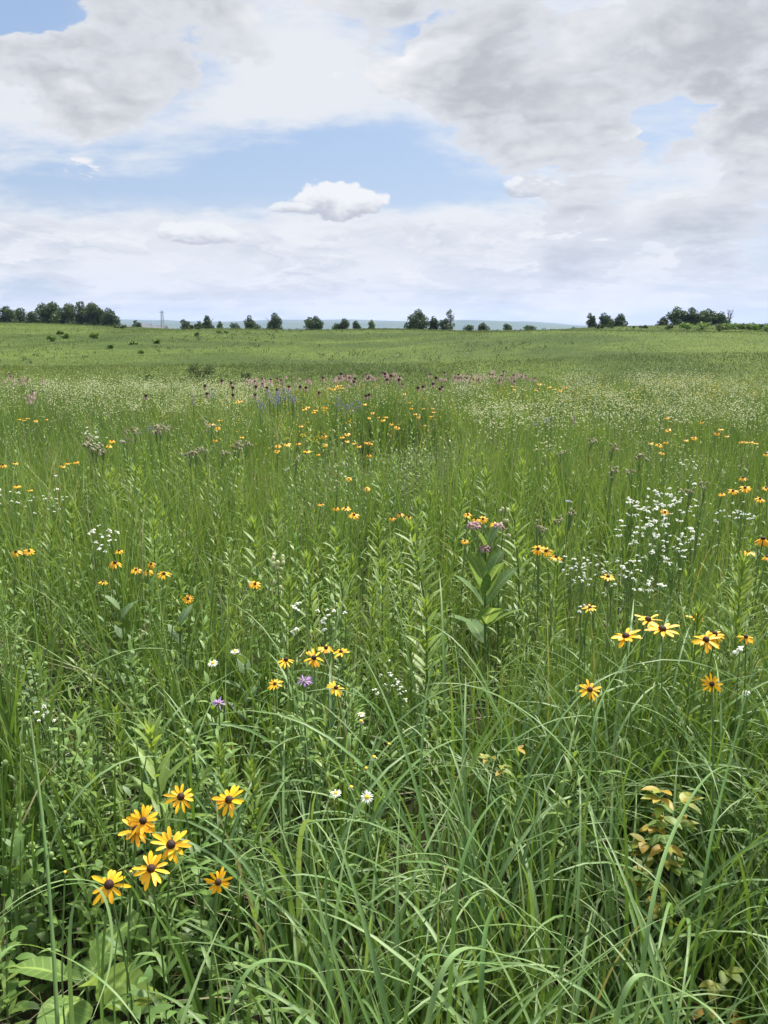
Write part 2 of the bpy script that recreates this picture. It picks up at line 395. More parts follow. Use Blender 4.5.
def thing(name, label, cat, loc=(0, 0, 0), rz=0., group=None, scale=1.):
    o = bpy.data.objects.new(name, None); COL.objects.link(o)
    o.empty_display_size = .05
    o.location = loc; o.rotation_euler = (0, 0, rz); o.scale = (scale,) * 3
    o['label'] = label; o['category'] = cat
    if group: o['group'] = group
    return o
def copy_tree(src, parent=None):
    c = src.copy(); COL.objects.link(c); c.parent = parent
    for ch in list(src.children): copy_tree(ch, c)
    return c
def U(a, b, n=None): return rng.uniform(a, b, n)
def foot(x, y): return (x, y, float(ground(x, y)) - .01)
ORD = ['leftmost', 'second from left', 'third from left', 'fourth from left', 'fifth from left', 'sixth from left', 'seventh from left', 'eighth from left', 'ninth from left', 'tenth from left']
NUMW = {2: 'two', 3: 'three', 4: 'four', 5: 'five', 6: 'six', 7: 'seven', 8: 'eight', 9: 'nine', 10: 'ten'}

# ------------------------------------------------------------------ terrain
def terrain():
    ys = np.concatenate([np.linspace(-12, 0, 8), np.linspace(.5, 40, 80), np.linspace(41, 180, 100), np.linspace(190, 700, 40), np.geomspace(760, 11000, 22)])
    xs = np.concatenate([-np.geomspace(11000, 150, 22), np.linspace(-140, -32, 40), np.linspace(-30, 30, 101), np.linspace(32, 140, 40), np.geomspace(150, 11000, 22)])
    X, Y = np.meshgrid(xs, ys)
    V = np.stack([X, Y, ground(X, Y)], -1).reshape(-1, 3)
    nx = len(xs); i = (np.arange(len(ys) - 1) * nx)[:, None] + np.arange(nx - 1)[None]; i = i.reshape(-1)
    F = np.stack([i, i + 1, i + nx + 1, i + nx], -1)
    m = bpy.data.materials.new('meadow_soil'); m.use_nodes = True
    g = G(m.node_tree); g.n.clear()
    pos = g.new('ShaderNodeNewGeometry').outputs['Position']
    sp = g.new('ShaderNodeSeparateXYZ'); g.l.new(pos, sp.inputs[0])
    near = g.mix(g.ss(.35, .65, g.noise(pos, 6., 6, .6)), (.022, .018, .011), (.036, .036, .017))
    a = g.noise(pos, .05, 6, .62); b = g.noise(pos, .7, 6, .65)
    field = g.mix(g.ss(.38, .62, a), (.036, .058, .012), (.074, .104, .019))
    field = g.mix(g.mul(g.ss(.4, .75, b), .6), field, (.034, .050, .012))
    col = g.mix(g.ss(13., 20., sp.outputs[1]), near, field)
    bs = g.new('ShaderNodeBsdfPrincipled'); g.l.new(col, bs.inputs['Base Color']); bs.inputs['Roughness'].default_value = 1.; bs.inputs['Specular IOR Level'].default_value = .1
    bp = g.new('ShaderNodeBump'); bp.inputs['Strength'].default_value = .5; bp.inputs['Distance'].default_value = .1; g.l.new(b, bp.inputs['Height']); g.l.new(bp.outputs[0], bs.inputs['Normal'])
    o = g.new('ShaderNodeOutputMaterial'); g.l.new(bs.outputs[0], o.inputs[0])
    t = MB().add((V, F, np.zeros(len(V)), np.zeros(len(V)))).build('ground', m)
    t['kind'] = 'structure'
    # wooded ridges on the horizon, about seven kilometres off
    mh = plain_mat('far_woodland', (.035, .06, .03), (.06, .09, .04), 1., .004, .1)
    for k, (D, hh, seed, cut) in enumerate(((6300, 72, 1.3, 0.), (8200, 106, 7.7, 0.))):
        th = np.linspace(R(-50), R(50), 400)
        prof = hh * (.62 + .38 * vnoise(th * 14 + seed, th * 0 + seed)) + 7 * vnoise(th * 60, th * 0 + 2 * seed)
        prof *= 1 - .55 * sstep(R(9), R(14), th)
        rows = np.array([0, .35, .7, .92, 1., .9, .5, 0]); offs = np.array([-900, -600, -300, -80, 60, 300, 700, 1200])
        Vh = np.stack([(D + offs)[:, None] * np.sin(th)[None], (D + offs)[:, None] * np.cos(th)[None], -12 + rows[:, None] * prof[None]], -1).reshape(-1, 3)
        nx = len(th); i = (np.arange(7) * nx)[:, None] + np.arange(nx - 1)[None]; i = i.reshape(-1)
        h = MB().add((Vh, np.stack([i, i + 1, i + nx + 1, i + nx], -1), np.zeros(len(Vh)), np.zeros(len(Vh)))).build('distant_hills', mh)
        h['kind'] = 'structure'
terrain()

# ------------------------------------------------------------------ grass
KEEP = []          # (px, py, depth, radius px) of the blooms that stand clear of the blades
def visible_keep(V, nper):
    """False for the blades that would stand right in front of a bloom"""
    px, py, dep = project(V)
    px = px.reshape(-1, nper); py = py.reshape(-1, nper); dep = dep.reshape(-1, nper)
    bad = np.zeros(len(px), bool)
    for (kx, ky, kd, kr) in KEEP:
        h = ((px - kx) ** 2 + (py - ky) ** 2 < kr * kr) & (dep < kd) & (dep > .05)
        bad |= h.any(1)
    return ~bad
def cull(part, S, k=2):
    V, F, t, a = part[:4]; ac = part[4]; nper = (S + 1) * k
    ok = visible_keep(V, nper); vi = np.repeat(ok, nper)
    N = len(ok); fper = len(F) // N
    remap = np.cumsum(vi) - 1
    F2 = remap[F[np.repeat(ok, fper)]]
    return V[vi], F2, t[vi], a[vi], ac[vi]
def scatter(dens, y0, y1, margin=1.0, slope=.5):
    area = slope * (y1 * y1 - y0 * y0) + 2 * margin * (y1 - y0)
    n = int(dens * area)
    # sample y with density proportional to the strip width
    u = U(0, 1, n); ys = np.linspace(y0, y1, 400); cw = slope * (ys ** 2 - y0 ** 2) + 2 * margin * (ys - y0)
    y = np.interp(u * cw[-1], cw, ys)
    x = U(-1, 1, n) * (slope * y + margin)
    return x, y
def tufts(dens, per, y0, y1, spread, rmask=None, margin=1.0):
    x, y = scatter(dens, y0, y1, margin)
    if rmask is not None:
        ok = rng.random(len(x)) < rmask(x, y); x, y = x[ok], y[ok]
    n = rng.poisson(per, len(x)) + 1
    idx = np.repeat(np.arange(len(x)), n)
    r = np.abs(rng.normal(0, spread, len(idx))); th = U(0, 2 * np.pi, len(idx))
    return x[idx] + r * np.cos(th), y[idx] + r * np.sin(th), th + rng.normal(0, .5, len(idx)), idx, len(x)
def base3(x, y): return np.stack([x, y, ground(x, y) - .01], -1)
# the height and kind of growth change in patches across the meadow
def lush(x, y): return vnoise(x * .8 + 11, y * .55 + 4)
def broad_patch(x, y): return vnoise(x * .55 + 31, y * .45 + 17)
def hmul(x, y): return (.78 + .42 * lush(x, y)) * (1 - .30 * (1 - sstep(.7, 2.0, y)))
def arch_zone(x, y):      # the clumps of arching blades close by, mostly on the right
    return np.clip(sstep(-.55, -.05, x + .25 * y - .3) * (1 - sstep(1.9, 2.5, y)) + .25 * (1 - sstep(1.3, 1.9, y)) * sstep(-.32, -.1, x), 0, 1) + .05

def grass():
    mb = MB()
    for (dens, per, y0, y1, S, wmul) in ((40, 12, .35, 2.2, 7, 1.12), (44, 16, 2.2, 4.2, 6, 1.15), (38, 14, 4.2, 8., 5, 1.4), (26, 13, 8., 17.5, 4, 1.9)):
        def mask(x, y): return np.clip(1.0 - .85 * sstep(.52, .68, broad_patch(x, y)) * sstep(1.6, 3.0, y) - .25 * sstep(2.4, 3.4, y), .12, 1) * (1 - .85 * sstep(.12, .4, -x) * (1 - sstep(1.35, 1.9, y)))
        x, y, th, idx, n = tufts(dens, per, y0, y1, .05 if y1 < 5 else .08, mask)
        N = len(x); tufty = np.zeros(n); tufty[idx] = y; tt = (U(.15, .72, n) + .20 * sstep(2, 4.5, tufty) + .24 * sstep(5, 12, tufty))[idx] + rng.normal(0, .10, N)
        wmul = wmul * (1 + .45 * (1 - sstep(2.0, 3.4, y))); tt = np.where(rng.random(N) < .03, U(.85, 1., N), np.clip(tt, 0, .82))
        L = U(.42, .86, N) * hmul(x, y) * np.where(rng.random(n)[idx] < .2, 1.18, 1.)
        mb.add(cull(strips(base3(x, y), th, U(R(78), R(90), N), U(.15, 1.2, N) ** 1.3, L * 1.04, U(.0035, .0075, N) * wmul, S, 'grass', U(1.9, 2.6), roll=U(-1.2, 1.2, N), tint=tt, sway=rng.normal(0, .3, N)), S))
    o = mb.build('grass', M['grass']); o['kind'] = 'stuff'; o['label'] = 'long green meadow grass'; o['category'] = 'grass'
    mb = MB()
    for (dens, per, y0, y1, S, wmul) in ((22, 14, 1.8, 5., 5, 1.), (20, 15, 5., 17.8, 4, 1.5)):
        x, y, th, idx, n = tufts(dens, per, y0, y1, .06, lambda x, y: sstep(.42, .6, vnoise(x * .42 + 51, y * .36 + 8)))
        N = len(x); L = U(.55, .92, N) * (.8 + .35 * lush(x, y))
        mb.add(cull(strips(base3(x, y), th, U(R(76), R(90), N), U(.1, .7, N), L, U(.0025, .0045, N) * wmul, S, 'grass', 1.8, roll=U(-1.2, 1.2, N), tint=np.clip(U(.1, .9, n)[idx] + rng.normal(0, .1, N), 0, 1), sway=rng.normal(0, .2, N)), S))
    for (px, py, hh, nb, sp) in ((381, 392, 1.0, 130, .16), (377, 400, .9, 90, .16), (386, 402, .9, 90, .14), (290, 392, .85, 60, .2), (352, 398, .85, 50, .15), (160, 392, .85, 60, .25), (470, 392, .9, 70, .3), (620, 384, .95, 60, .3), (700, 382, .95, 60, .3), (60, 388, .85, 60, .25)):
        x0, y0 = at(px, py, hh * .85); N = nb; a = U(0, 6.3, N); r = np.abs(rng.normal(0, sp, N)); x = x0 + r * np.cos(a); y = y0 + r * np.sin(a)
        mb.add(strips(base3(x, y), a, U(R(78), R(90), N), U(.1, .6, N), hh * U(.8, 1.15, N), U(.006, .010, N), 4, 'grass', 1.8, roll=U(-1.2, 1.2, N), tint=U(.1, .7, N)))
    o = mb.build('dark_grass', M['dark_grass']); o['kind'] = 'stuff'; o['label'] = 'darker upright fine grass in patches'; o['category'] = 'grass'
    # broad arching blades close to the camera
    mb = MB(); S = 16
    x, y, th, idx, n = tufts(56, 10, .42, 2.5, .04, arch_zone, .9)
    N = len(x); big = U(.75, 1.2, n)[idx]; dirn = U(0, 6.3, n)[idx]; th = np.where(rng.random(N) < .45, dirn + rng.normal(0, .5, N), th)
    L = U(.5, .98, N) * big * (.72 + .28 * sstep(.6, 1.5, y))
    mb.add(cull(strips(base3(x, y), th, U(R(78), R(90), N), U(.8, 2.7, N), L, U(.006, .014, N) * big, S, 'grass', U(1.8, 2.7), roll=rng.normal(0, .3, N), fold=.35, tint=np.clip(U(.2, .9, n)[idx] + rng.normal(0, .14, N), 0, 1), k=3, sway=rng.normal(0, .35, N)), S, 3))
    o = mb.build('arching_grass', M['bluestem']); o['kind'] = 'stuff'; o['label'] = 'broad arching grass blades growing in the foreground'; o['category'] = 'grass'
    # grey-green thatch and low growth between the tufts
    mb = MB()
    for (dens, y0, y1, S, wm) in ((300, .35, 4., 3, 1.), (160, 4., 17.5, 2, 1.8)):
        x, y = scatter(dens, y0, y1); N = len(x)
        mb.add(strips(base3(x, y), U(0, 6.3, N), U(R(20), R(80), N), U(.2, 1.6, N), U(.12, .36, N), U(.004, .011, N) * wm, S, 'lance', 1.4, roll=U(-.8, .8, N), tint=U(0, .45, N)))
    for (dens, y0, y1) in ((90, .35, 4.), (30, 4., 10.)):      # last year's straw, lying
        x, y = scatter(dens, y0, y1); N = len(x)
        mb.add(strips(base3(x, y) + np.stack([0 * x, 0 * x, U(.0, .3, N)], -1), U(0, 6.3, N), U(-.25, .6, N), U(-.3, .8, N), U(.12, .4, N), U(.002, .005, N), 3, 'grass', 1.4, roll=U(-.8, .8, N), tint=U(0, .9, N)), 1)
    for (dens, y0, y1) in ((3.2, .9, 4.), (4.5, 4., 16.)):     # thin flowering culms of the grasses
        x, y = scatter(dens, y0, y1); N = len(x)
        st, lf = stems_and_leaves(x, y, U(.6, .95, N) * (.85 + .3 * lush(x, y)), 16, .022, .005, 'lance', (.9, 1.4), (-.2, .5), lean=.3, tint0=(.2, .9), S=2, start=.76, taper=.2, sr=.0011 if y0 < 3 else .002, tbase=.6)
        mb.add(cull(st, 4), 1); mb.add(cull(lf, 2), 1)
    o = mb.build('undergrowth', [M['forb'], M['dry']]); o['kind'] = 'stuff'; o['label'] = 'low tangled undergrowth between the grass'; o['category'] = 'undergrowth'
    # shorter grass of the far field
    mb = MB()
    for (dens, y0, y1, S, wa, wb, la, lb, mg) in ((120, 17., 30., 2, .010, .018, .18, .42, 3), (60, 30., 60., 2, .016, .03, .14, .32, 4), (16, 60., 172., 1, .03, .065, .12, .28, 6)):
        x, y = scatter(dens, y0, y1, mg, .52); N = len(x)
        c = vnoise(x * .09, y * .035 + 3) * .55 + vnoise(x * .33 + 7, y * .12) * .30 + vnoise(x * .02 + 2, y * .07 + 9) * .22 + U(0, .10, N) + .52 * (1 - sstep(24, 56, y)) - .06
        mb.add(strips(base3(x, y), U(0, 6.3, N), U(R(32), R(82), N), U(.4, 1.5, N), U(la, lb, N) * .72 * (.7 + .6 * vnoise(x * .3 + 9, y * .12)), U(wa, wb, N), S, 'grass', 1.5, roll=U(-1, 1, N), tint=np.clip(c - .08, 0, 1)))
    for (dens, y0, y1, hh, ww, nl) in ((.8, 19., 60., .30, .03, 9), (.14, 60., 165., .42, .07, 10)):      # weeds standing in it, in patches
        x, y = scatter(dens, y0, y1, 4, .52); ok = rng.random(len(x)) < sstep(.42, .68, vnoise(x * .11 + 40, y * .045 + 11)); x, y = x[ok], y[ok]; n = len(x)
        j = np.repeat(np.arange(n), nl); N = len(j); b = base3(x[j] + rng.normal(0, hh * .35, N), y[j] + rng.normal(0, hh * .35, N)); b[:, 2] += U(0, .5, N) * hh
        mb.add(strips(b, U(0, 6.3, N), U(R(10), R(80), N), U(.2, 1.2, N), hh * U(.4, .9, N), ww * U(.7, 1.4, N), 2, 'lance', 1.4, roll=U(-1, 1, N), tint=np.clip(U(0, .8, n)[j] + U(-.15, .15, N), 0, 1)), 1)
    o = mb.build('field_grass', [M['far_grass'], M['slope_shrub']]); o['kind'] = 'stuff'; o['label'] = 'short green grass covering the far rising field'; o['category'] = 'grass'

# leafy plants too many to count, mixed into the grass
def stems_and_leaves(x, y, h, nl, ll, lw, prof, elr, bendr, lean=.12, tint0=(.1, .9), S=3, k=2, start=.15, pair=False, taper=.5, sr=.0022, tbase=.5):
    """bulk leafy plants; returns (stem strips, leaf strips)"""
    N = len(x); b = base3(x, y); az = U(0, 6.3, N); le = U(0, lean, N)
    h = np.broadcast_to(h, (N,)).astype(float)
    st = strips(b, az, np.pi / 2 - le, U(-.1, .15, N), h, sr * 2, 4, 'strap', 1., roll=U(0, 3, N), tint=tbase)
    idx = np.repeat(np.arange(N), nl); q = np.tile(np.linspace(start, 1., nl), N) + rng.normal(0, .012, N * nl)
    top = np.stack([np.sin(le) * np.cos(az), np.sin(le) * np.sin(az), np.cos(le)], -1)
    P = b[idx] + top[idx] * (q * h[idx])[:, None]
    ang = np.tile(np.arange(nl) * (np.pi / 2 * 0 + 2.4), N) + az[idx] * 3
    if pair: ang = np.tile((np.arange(nl) // 2) * (np.pi / 2) + (np.arange(nl) % 2) * np.pi, N) + az[idx] * 3
    ang = ang + rng.normal(0, .15, N * nl)
    size = (1 - taper * np.abs(q - .45) ** 1.3 * 1.8) * U(.8, 1.15, N * nl)
    ele = elr[0] + (elr[1] - elr[0]) * q ** 2 + rng.normal(0, .12, N * nl)
    tint = np.clip(U(*tint0, N)[idx] + .25 * (q - .6) + rng.normal(0, .08, N * nl), 0, 1)
    lf = strips(P, ang, ele, U(bendr[0], bendr[1], N * nl), ll * size * (h[idx] / h.mean()) ** .5, lw * size, S, prof, 1.3, fold=.25, k=k, tint=tint, sway=rng.normal(0, .15, N * nl))
    return st, lf
def filler():
    stem = MB(); leaf = MB(); pale = MB()
    for (dens, y0, y1, nl, lw, S) in ((19, 1.1, 3., 26, .014, 3), (21, 3., 6., 22, .017, 2), (13, 6., 17., 14, .026, 2)):
        x, y = scatter(dens, y0, y1); ok = rng.random(len(x)) < .22 + .9 * sstep(.5, .66, broad_patch(x, y)) * (1 - .9 * arch_zone(x, y)); ok &= rng.random(len(x)) > .85 * arch_zone(x, y); x, y = x[ok], y[ok]
        s, l = stems_and_leaves(x, y, U(.35, .68, len(x)) * (.85 + .3 * lush(x, y)), nl, .062, lw, 'lance', (.1, 1.0), (.3, 1.2), S=S)
        stem.add(s); leaf.add(cull(l, S))
    for (dens, y0, y1, nl, lw, S) in ((8, 1.3, 3., 40, .0125, 3), (12, 3., 6.5, 36, .015, 2), (11, 6.5, 17.2, 24, .024, 2)):
        x, y = scatter(dens, y0, y1); ok = rng.random(len(x)) < .22 + .9 * sstep(.42, .58, vnoise(x * .5 + 71, y * .4 + 2)); x, y = x[ok], y[ok]
        s, l = stems_and_leaves(x, y, U(.4, .72, len(x)), nl, .075, lw, 'lance', (.05, 1.25), (.2, 1.0), S=S)
        stem.add(s); pale.add(cull(l, S))
    for (dens, y0, y1, nl, lw, S) in ((16, 1.9, 3.4, 26, .021, 3), (15, 3.4, 7., 22, .024, 2)):     # bushier plants about the middle
        x, y = scatter(dens, y0, y1); ok = rng.random(len(x)) < np.exp(-((x + .22 * y) / (.26 * y)) ** 2) * (.35 + .9 * sstep(.4, .6, vnoise(x * .9 + 5, y * .7 + 61))); x, y = x[ok], y[ok]
        s, l = stems_and_leaves(x, y, U(.42, .70, len(x)), nl, .066, lw, 'lance', (.1, 1.0), (.3, 1.1), S=S, tint0=(.25, .95))
        stem.add(s); leaf.add(cull(l, S))
    # broad-leaved dark patch on the near left
    x, y = scatter(60, .5, 2.3); ok = (x < -.15 - .12 * y + .1) & (rng.random(len(x)) < .8); x, y = x[ok], y[ok]
    s, l = stems_and_leaves(x, y, U(.28, .5, len(x)), 16, .052, .026, 'ovate', (.0, .7), (.3, 1.1), S=4, pair=True, tint0=(.0, .6))
    stem.add(s); leaf.add(cull(l, 4))
    mb = MB(); mb.c = leaf.c + [(V, F, t, a, i + 1, c) for V, F, t, a, i, c in pale.c] + [(V, F, t, a, i + 2, c) for V, F, t, a, i, c in stem.c]
    o = mb.build('foliage', [M['forb'], M['shoot'], M['stem']]); o['kind'] = 'stuff'; o['label'] = 'leafy green meadow plants mixed among the grass'; o['category'] = 'foliage'

# ------------------------------------------------------------------ flowers and plants that stand out one by one
CAMV = Vector((0, 0, EYE))
def depth_of(x, y, z): return y * math.cos(PITCH) - (z - EYE) * math.sin(PITCH)
# -- black-eyed flowers: shared meshes (unit = one flower diameter for heads, a plant 0.65 m tall for stems)
def petal_mesh(i, mat, prof='petal', w=.114, droop=.1, L=.42, S=5, k=3):
    r_ = np.random.default_rng(40 + i)
    return MB().add(strips([[.10, 0, .012]], [0.], droop + r_.uniform(-.05, .15), r_.uniform(.15, .55), L * r_.uniform(.92, 1.06), w * r_.uniform(.85, 1.1), S, prof, 1.2, roll=r_.uniform(-.25, .25), fold=.22, tint=r_.uniform(0, 1), k=k)).mesh('petal', mat)
PETALS = [petal_mesh(i, M['petal']) for i in range(5)]
def ring_mesh(i, mat, n=13, droop=0., w=.124, L=.41, bend=(.1, .6), miss=.06, prof='petal', name='petal_ring', S=3):
    r_ = np.random.default_rng(90 + i); mb = MB()
    az = np.arange(n) * 2 * np.pi / n + r_.normal(0, .09, n); az = az[r_.random(n) > miss]; n = len(az)
    b = np.stack([.10 * np.cos(az), .10 * np.sin(az), 0 * az + .012], -1)
    return mb.add(strips(b, az, r_.uniform(-.1, .2, n) - droop, r_.uniform(*bend, n), L * r_.uniform(.88, 1.08, n), w * r_.uniform(.85, 1.12, n), S, prof, 1.2, roll=r_.normal(0, .15, n), tint=r_.uniform(0, 1, n))).mesh(name, mat)
RINGS = [ring_mesh(i, M['petal'], 12 + i % 3, d) for i, d in enumerate((0., .12, .3, .5, .75, .2))]
RINGS_GAPPY = [ring_mesh(20 + i, M['petal'], 13, .3, miss=.5) for i in range(2)]
CONE = MB().add(ball((0, 0, .035), .125, .115, 14, 8, lo=-.25)).add(ball((0, 0, -.03), .09, .05, 10, 4), 1).mesh('flower_head', [M['cone'], M['stem']])
def stem_mesh(i, h=.65, r=.0019, lean=.05, name='stem'):
    r_ = np.random.default_rng(140 + i); a = r_.uniform(0, 6.3); t = np.linspace(0, 1, 9)
    off = lean * np.sin(np.pi * t) * (1 - .3 * t)
    P = np.stack([off * np.cos(a), off * np.sin(a), t * h], -1)
    return P, MB().add(tube(P, np.linspace(r * 1.25, r, 9), 6, .4)).mesh(name, M['stem'])
def foliage_mesh(i, P, h=.65, nl=9, ll=.085, lw=.014, q0=.08, q1=.72, mat=None, prof='lance', el=(.5, .9), pair=False, bend=(.4, 1.1), S=5):
    r_ = np.random.default_rng(190 + i); q = np.linspace(q0, q1, nl)
    b = np.stack([np.interp(q, np.linspace(0, 1, len(P)), P[:, c]) for c in range(3)], -1)
    az = np.arange(nl) * 2.4 + r_.uniform(0, 6)
    if pair: az = (np.arange(nl) // 2) * (np.pi / 2) + (np.arange(nl) % 2) * np.pi + r_.uniform(0, 6); b = b[(np.arange(nl) // 2) * 2]
    sz = (1.15 - .55 * q) * r_.uniform(.85, 1.15, nl)
    return MB().add(strips(b, az, r_.uniform(*el, nl), r_.uniform(*bend, nl), ll * sz, lw * sz, S, prof, 1.3, fold=.25, k=3, tint=r_.uniform(.2, .9, nl), sway=r_.normal(0, .2, nl))).mesh('foliage', mat or M['forb'])
SSTEM = [stem_mesh(i) for i in range(5)]
SFOL = [foliage_mesh(i, SSTEM[i][0]) for i in range(5)]
def face(o, x, y, tilt, jitter=.5, spin=None):
    """turn a head so that its face leans by tilt towards the path the photographer stands on"""
    a = math.atan2(-y, -x) + random.uniform(-jitter, jitter)
    n = Vector((math.sin(tilt) * math.cos(a), math.sin(tilt) * math.sin(a), math.cos(tilt)))
    q = Vector((0, 0, 1)).rotation_difference(n)
    o.rotation_mode = 'QUATERNION'
    o.rotation_quaternion = q @ Quaternion((0, 0, 1), random.uniform(0, 6.28) if spin is None else spin)
SUSAN = 'black-eyed yellow flowers in the meadow'
def susan(px, py, h, dpx, tilt, label, droop=.1, near=False, gappy=False, jitter=.4, leafy=True, group=SUSAN):
    x, y = at(px, py, h); z = float(ground(x, y)); dep = depth_of(x, y, z + h); dia = dpx * dep / F_PX
    KEEP.append((px, py, dep - .03, dpx * .52 + 1.5))
    i = random.randrange(5)
    t = thing('black_eyed_susan', label, 'flower', (x, y, z), 0., group)
    tilt = R(tilt)
    s = link('stem', SSTEM[i][1], t); rz = random.uniform(0, 6.28); s.scale = (1, 1, h / .65); s.rotation_euler.z = rz
    if leafy: f = link('foliage', SFOL[i], t); f.scale = (1, 1, h / .65); f.rotation_euler.z = rz
    hd = link('flower_head', CONE, t); hd.location = (0, 0, h); hd.scale = (dia,) * 3; face(hd, x, y, tilt, jitter)
    if near:
        n = random.choice((12, 13, 14, 15)); worn = random.uniform(.05, .3); lop = random.uniform(0, 6.28)
        for k in range(n):
            if random.random() < .05: continue
            p = link('petal', random.choice(PETALS), hd)
            p.rotation_euler = (random.uniform(-.12, .12), droop + random.uniform(-.26, .36) + worn * math.cos(k * 6.2832 / n - lop), k * 6.2832 / n + random.uniform(-.15, .15))
            s_ = random.uniform(.78, 1.12); p.scale = (s_, random.uniform(.85, 1.15), s_)
    else:
        link('petal_ring', random.choice(RINGS_GAPPY) if gappy else RINGS[min(range(6), key=lambda j: abs((0., .12, .3, .5, .75, .2)[j] - droop) + random.uniform(0, .08))], hd)
    return t
def cluster(pts, place, h, dpx, tilt, droop=.2, kind='black-eyed flower', **kw):
    """pts sorted from the left; labels count along the clump"""
    pts = sorted(pts); n = len(pts)
    for i, q in enumerate(pts):
        px, py = q[:2]; d = q[2] if len(q) > 2 else dpx
        if n == 1: lab = f'{kind} {place}'
        else:
            pos = ORD[i] if i < n - 1 else 'rightmost'
            if n == 2: pos = ('left', 'right')[i] + ' one'
            lab = f'{kind}, {pos} of {NUMW.get(n, "many")} {place}'
        susan(px, py, h + random.uniform(-.02, .02), d, tilt + random.uniform(-12, 12), lab, droop + random.uniform(-.1, .15), **kw)
def susans():
    A = 'in the near left clump'
    for (px, py, d, tl, dr, lab) in (
        (181, 797, 31, 32, .15, 'upper left golden black-eyed flower of the near left clump, beside the leafy shoot'),
        (229, 800, 33, 38, .0, 'golden black-eyed flower at the upper right of the near left clump'),
        (136, 830, 32, 34, .05, 'front one of the two overlapping golden black-eyed flowers in the near left clump'),
        (143, 821, 31, 42, .05, 'rear one of the two overlapping golden black-eyed flowers in the near left clump'),
        (171, 845, 38, 32, .05, 'large golden black-eyed flower with twisted petals in the middle of the near left clump'),
        (151, 869, 35, 30, .1, 'golden black-eyed flower just below the middle of the near left clump'),
        (109, 885, 39, 30, .2, 'lowest and leftmost golden black-eyed flower of the near left clump'),
        (218, 882, 27, 66, .1, 'golden black-eyed flower turned sideways behind a grass blade, lower right of clump')):
        susan(px, py, .62 + random.uniform(-.02, .02), d, tl, lab, dr, near=True, jitter=.25)
    for (px, py, d, tl, dr, lab) in (
        (286, 660, 20, 8, .35, 'leftmost of the three flowers in a row above the lilac one, seen edge on'),
        (314, 658, 21, 24, .45, 'middle flower with drooping petals in the row above the lilac one'),
        (326, 648, 17, 14, .25, 'small flower with dark eye standing just behind the drooping middle one'),
        (341, 652, 17, 22, .15, 'rightmost of the flowers in the row above the lilac one'),
        (336, 688, 18, 24, .2, 'single black-eyed flower to the lower right of the lilac flower'),
        (275, 684, 15, 34, .1, 'small black-eyed flower to the left of the lilac flower')):
        susan(px, py, .66, d, tl, lab, dr, near=True, jitter=.3)
    for (px, py, d, tl, dr, lab) in (
        (626, 637, 31, 15, .05, 'open golden flower with thin petals, leftmost of the near right clump'),
        (648, 620, 26, 4, .1, 'golden flower seen nearly edge on at the top of the near right clump'),
        (662, 630, 34, 12, .05, 'widest golden flower of the near right clump, with long thin petals'),
        (695, 618, 17, 5, .1, 'small golden flower seen edge on behind the near right clump'),
        (706, 640, 27, 32, .1, 'front one of the overlapping pair at the right of the near right clump'),
        (715, 634, 21, 16, .6, 'rear drooping one of the overlapping pair in the near right clump'),
        (590, 690, 23, 26, .1, 'lone golden flower with one stray petal below the near right clump'),
        (712, 684, 21, 70, .1, 'half hidden golden flower turned sideways among grass below the overlapping pair'),
        (746, 637, 17, 20, .4, 'golden flower with only few petals beside the small white ball flower'),
        (590, 608, 15, 18, .15, 'small yellow flower with a white sprig touching it, left of right clump')):
        susan(px, py, .80, d, tl, lab, dr, near=True, jitter=.3)
    # middle distance
    cluster([(538, 549, 15), (546, 551, 15), (556, 557, 14)], 'just right of the milkweed', .78, 14, 20, .25)
    cluster([(608, 577, 16)], 'seen edge on among white flowers right of the milkweed', .80, 16, 3, 0.)
    cluster([(392, 518, 9), (400, 514, 10), (409, 517, 10)], 'at mid meadow left of the milkweed tip', .76, 10, 22, .3)
    cluster([(468, 515, 10), (476, 519, 11), (483, 519, 11), (495, 525, 11)], 'behind the milkweed flower head', .80, 10, 22, .3)
    cluster([(465, 541, 9)], 'low on the left of the milkweed flower head', .72, 9, 24, .3)
    cluster([(321, 504, 8), (336, 508, 9), (346, 508, 11), (354, 515, 12)], 'in mid meadow above the tall pod stalk', .76, 10, 18, .3)
    cluster([(255, 584, 13)], 'standing alone left of the tall pod stalk', .66, 13, 24, .2)
    cluster([(188, 599, 12)], 'standing alone above the round grey leaves', .62, 12, 44, .1)
    cluster([(119, 551, 11), (115, 563, 16), (103, 582, 10), (136, 570, 12), (148, 571, 12), (151, 564, 11), (164, 574, 15)], 'in the mid left clump of flowers', .66, 12, 20, .35)
    cluster([(16, 552, 14), (29, 551, 12)], 'at the left edge of the meadow', .68, 13, 20, .35)
    cluster([(743, 478, 11), (733, 491, 11), (745, 488, 13), (760, 499, 11), (722, 494, 8)], 'in the upper right clump', .82, 11, 20, .3)
    cluster([(766, 488, 9)], 'cut by the right edge above the drooping one', .82, 10, 20, .3)
    cluster([(763, 539, 19)], 'large drooping one at the right edge', .84, 19, 22, .6, kind='black-eyed yellow flower')
    cluster([(748, 552, 15), (767, 557, 12)], 'below the large drooping one at the right edge', .80, 14, 8, .3)
    cluster([(665, 512, 10)], 'in the middle of the large white flower patch', .78, 10, 40, .1)
    tiny = 'tiny yellow flower'
    cluster([(3, 465, 9), (15, 463, 8)], 'high at the left edge of the meadow', .72, 8, 12, .3, kind=tiny)
    cluster([(17, 486, 9), (30, 490, 6)], 'by the pale sprigs at the left edge', .70, 8, 14, .3, kind=tiny)
    cluster([(63, 466, 7), (68, 463, 8), (76, 462, 7)], 'left of the dry seedheads', .72, 8, 16, .3, kind=tiny)
    cluster([(109, 446, 7), (112, 441, 7)], 'behind the dry seedheads on the left', .74, 7, 16, .3, kind=tiny)
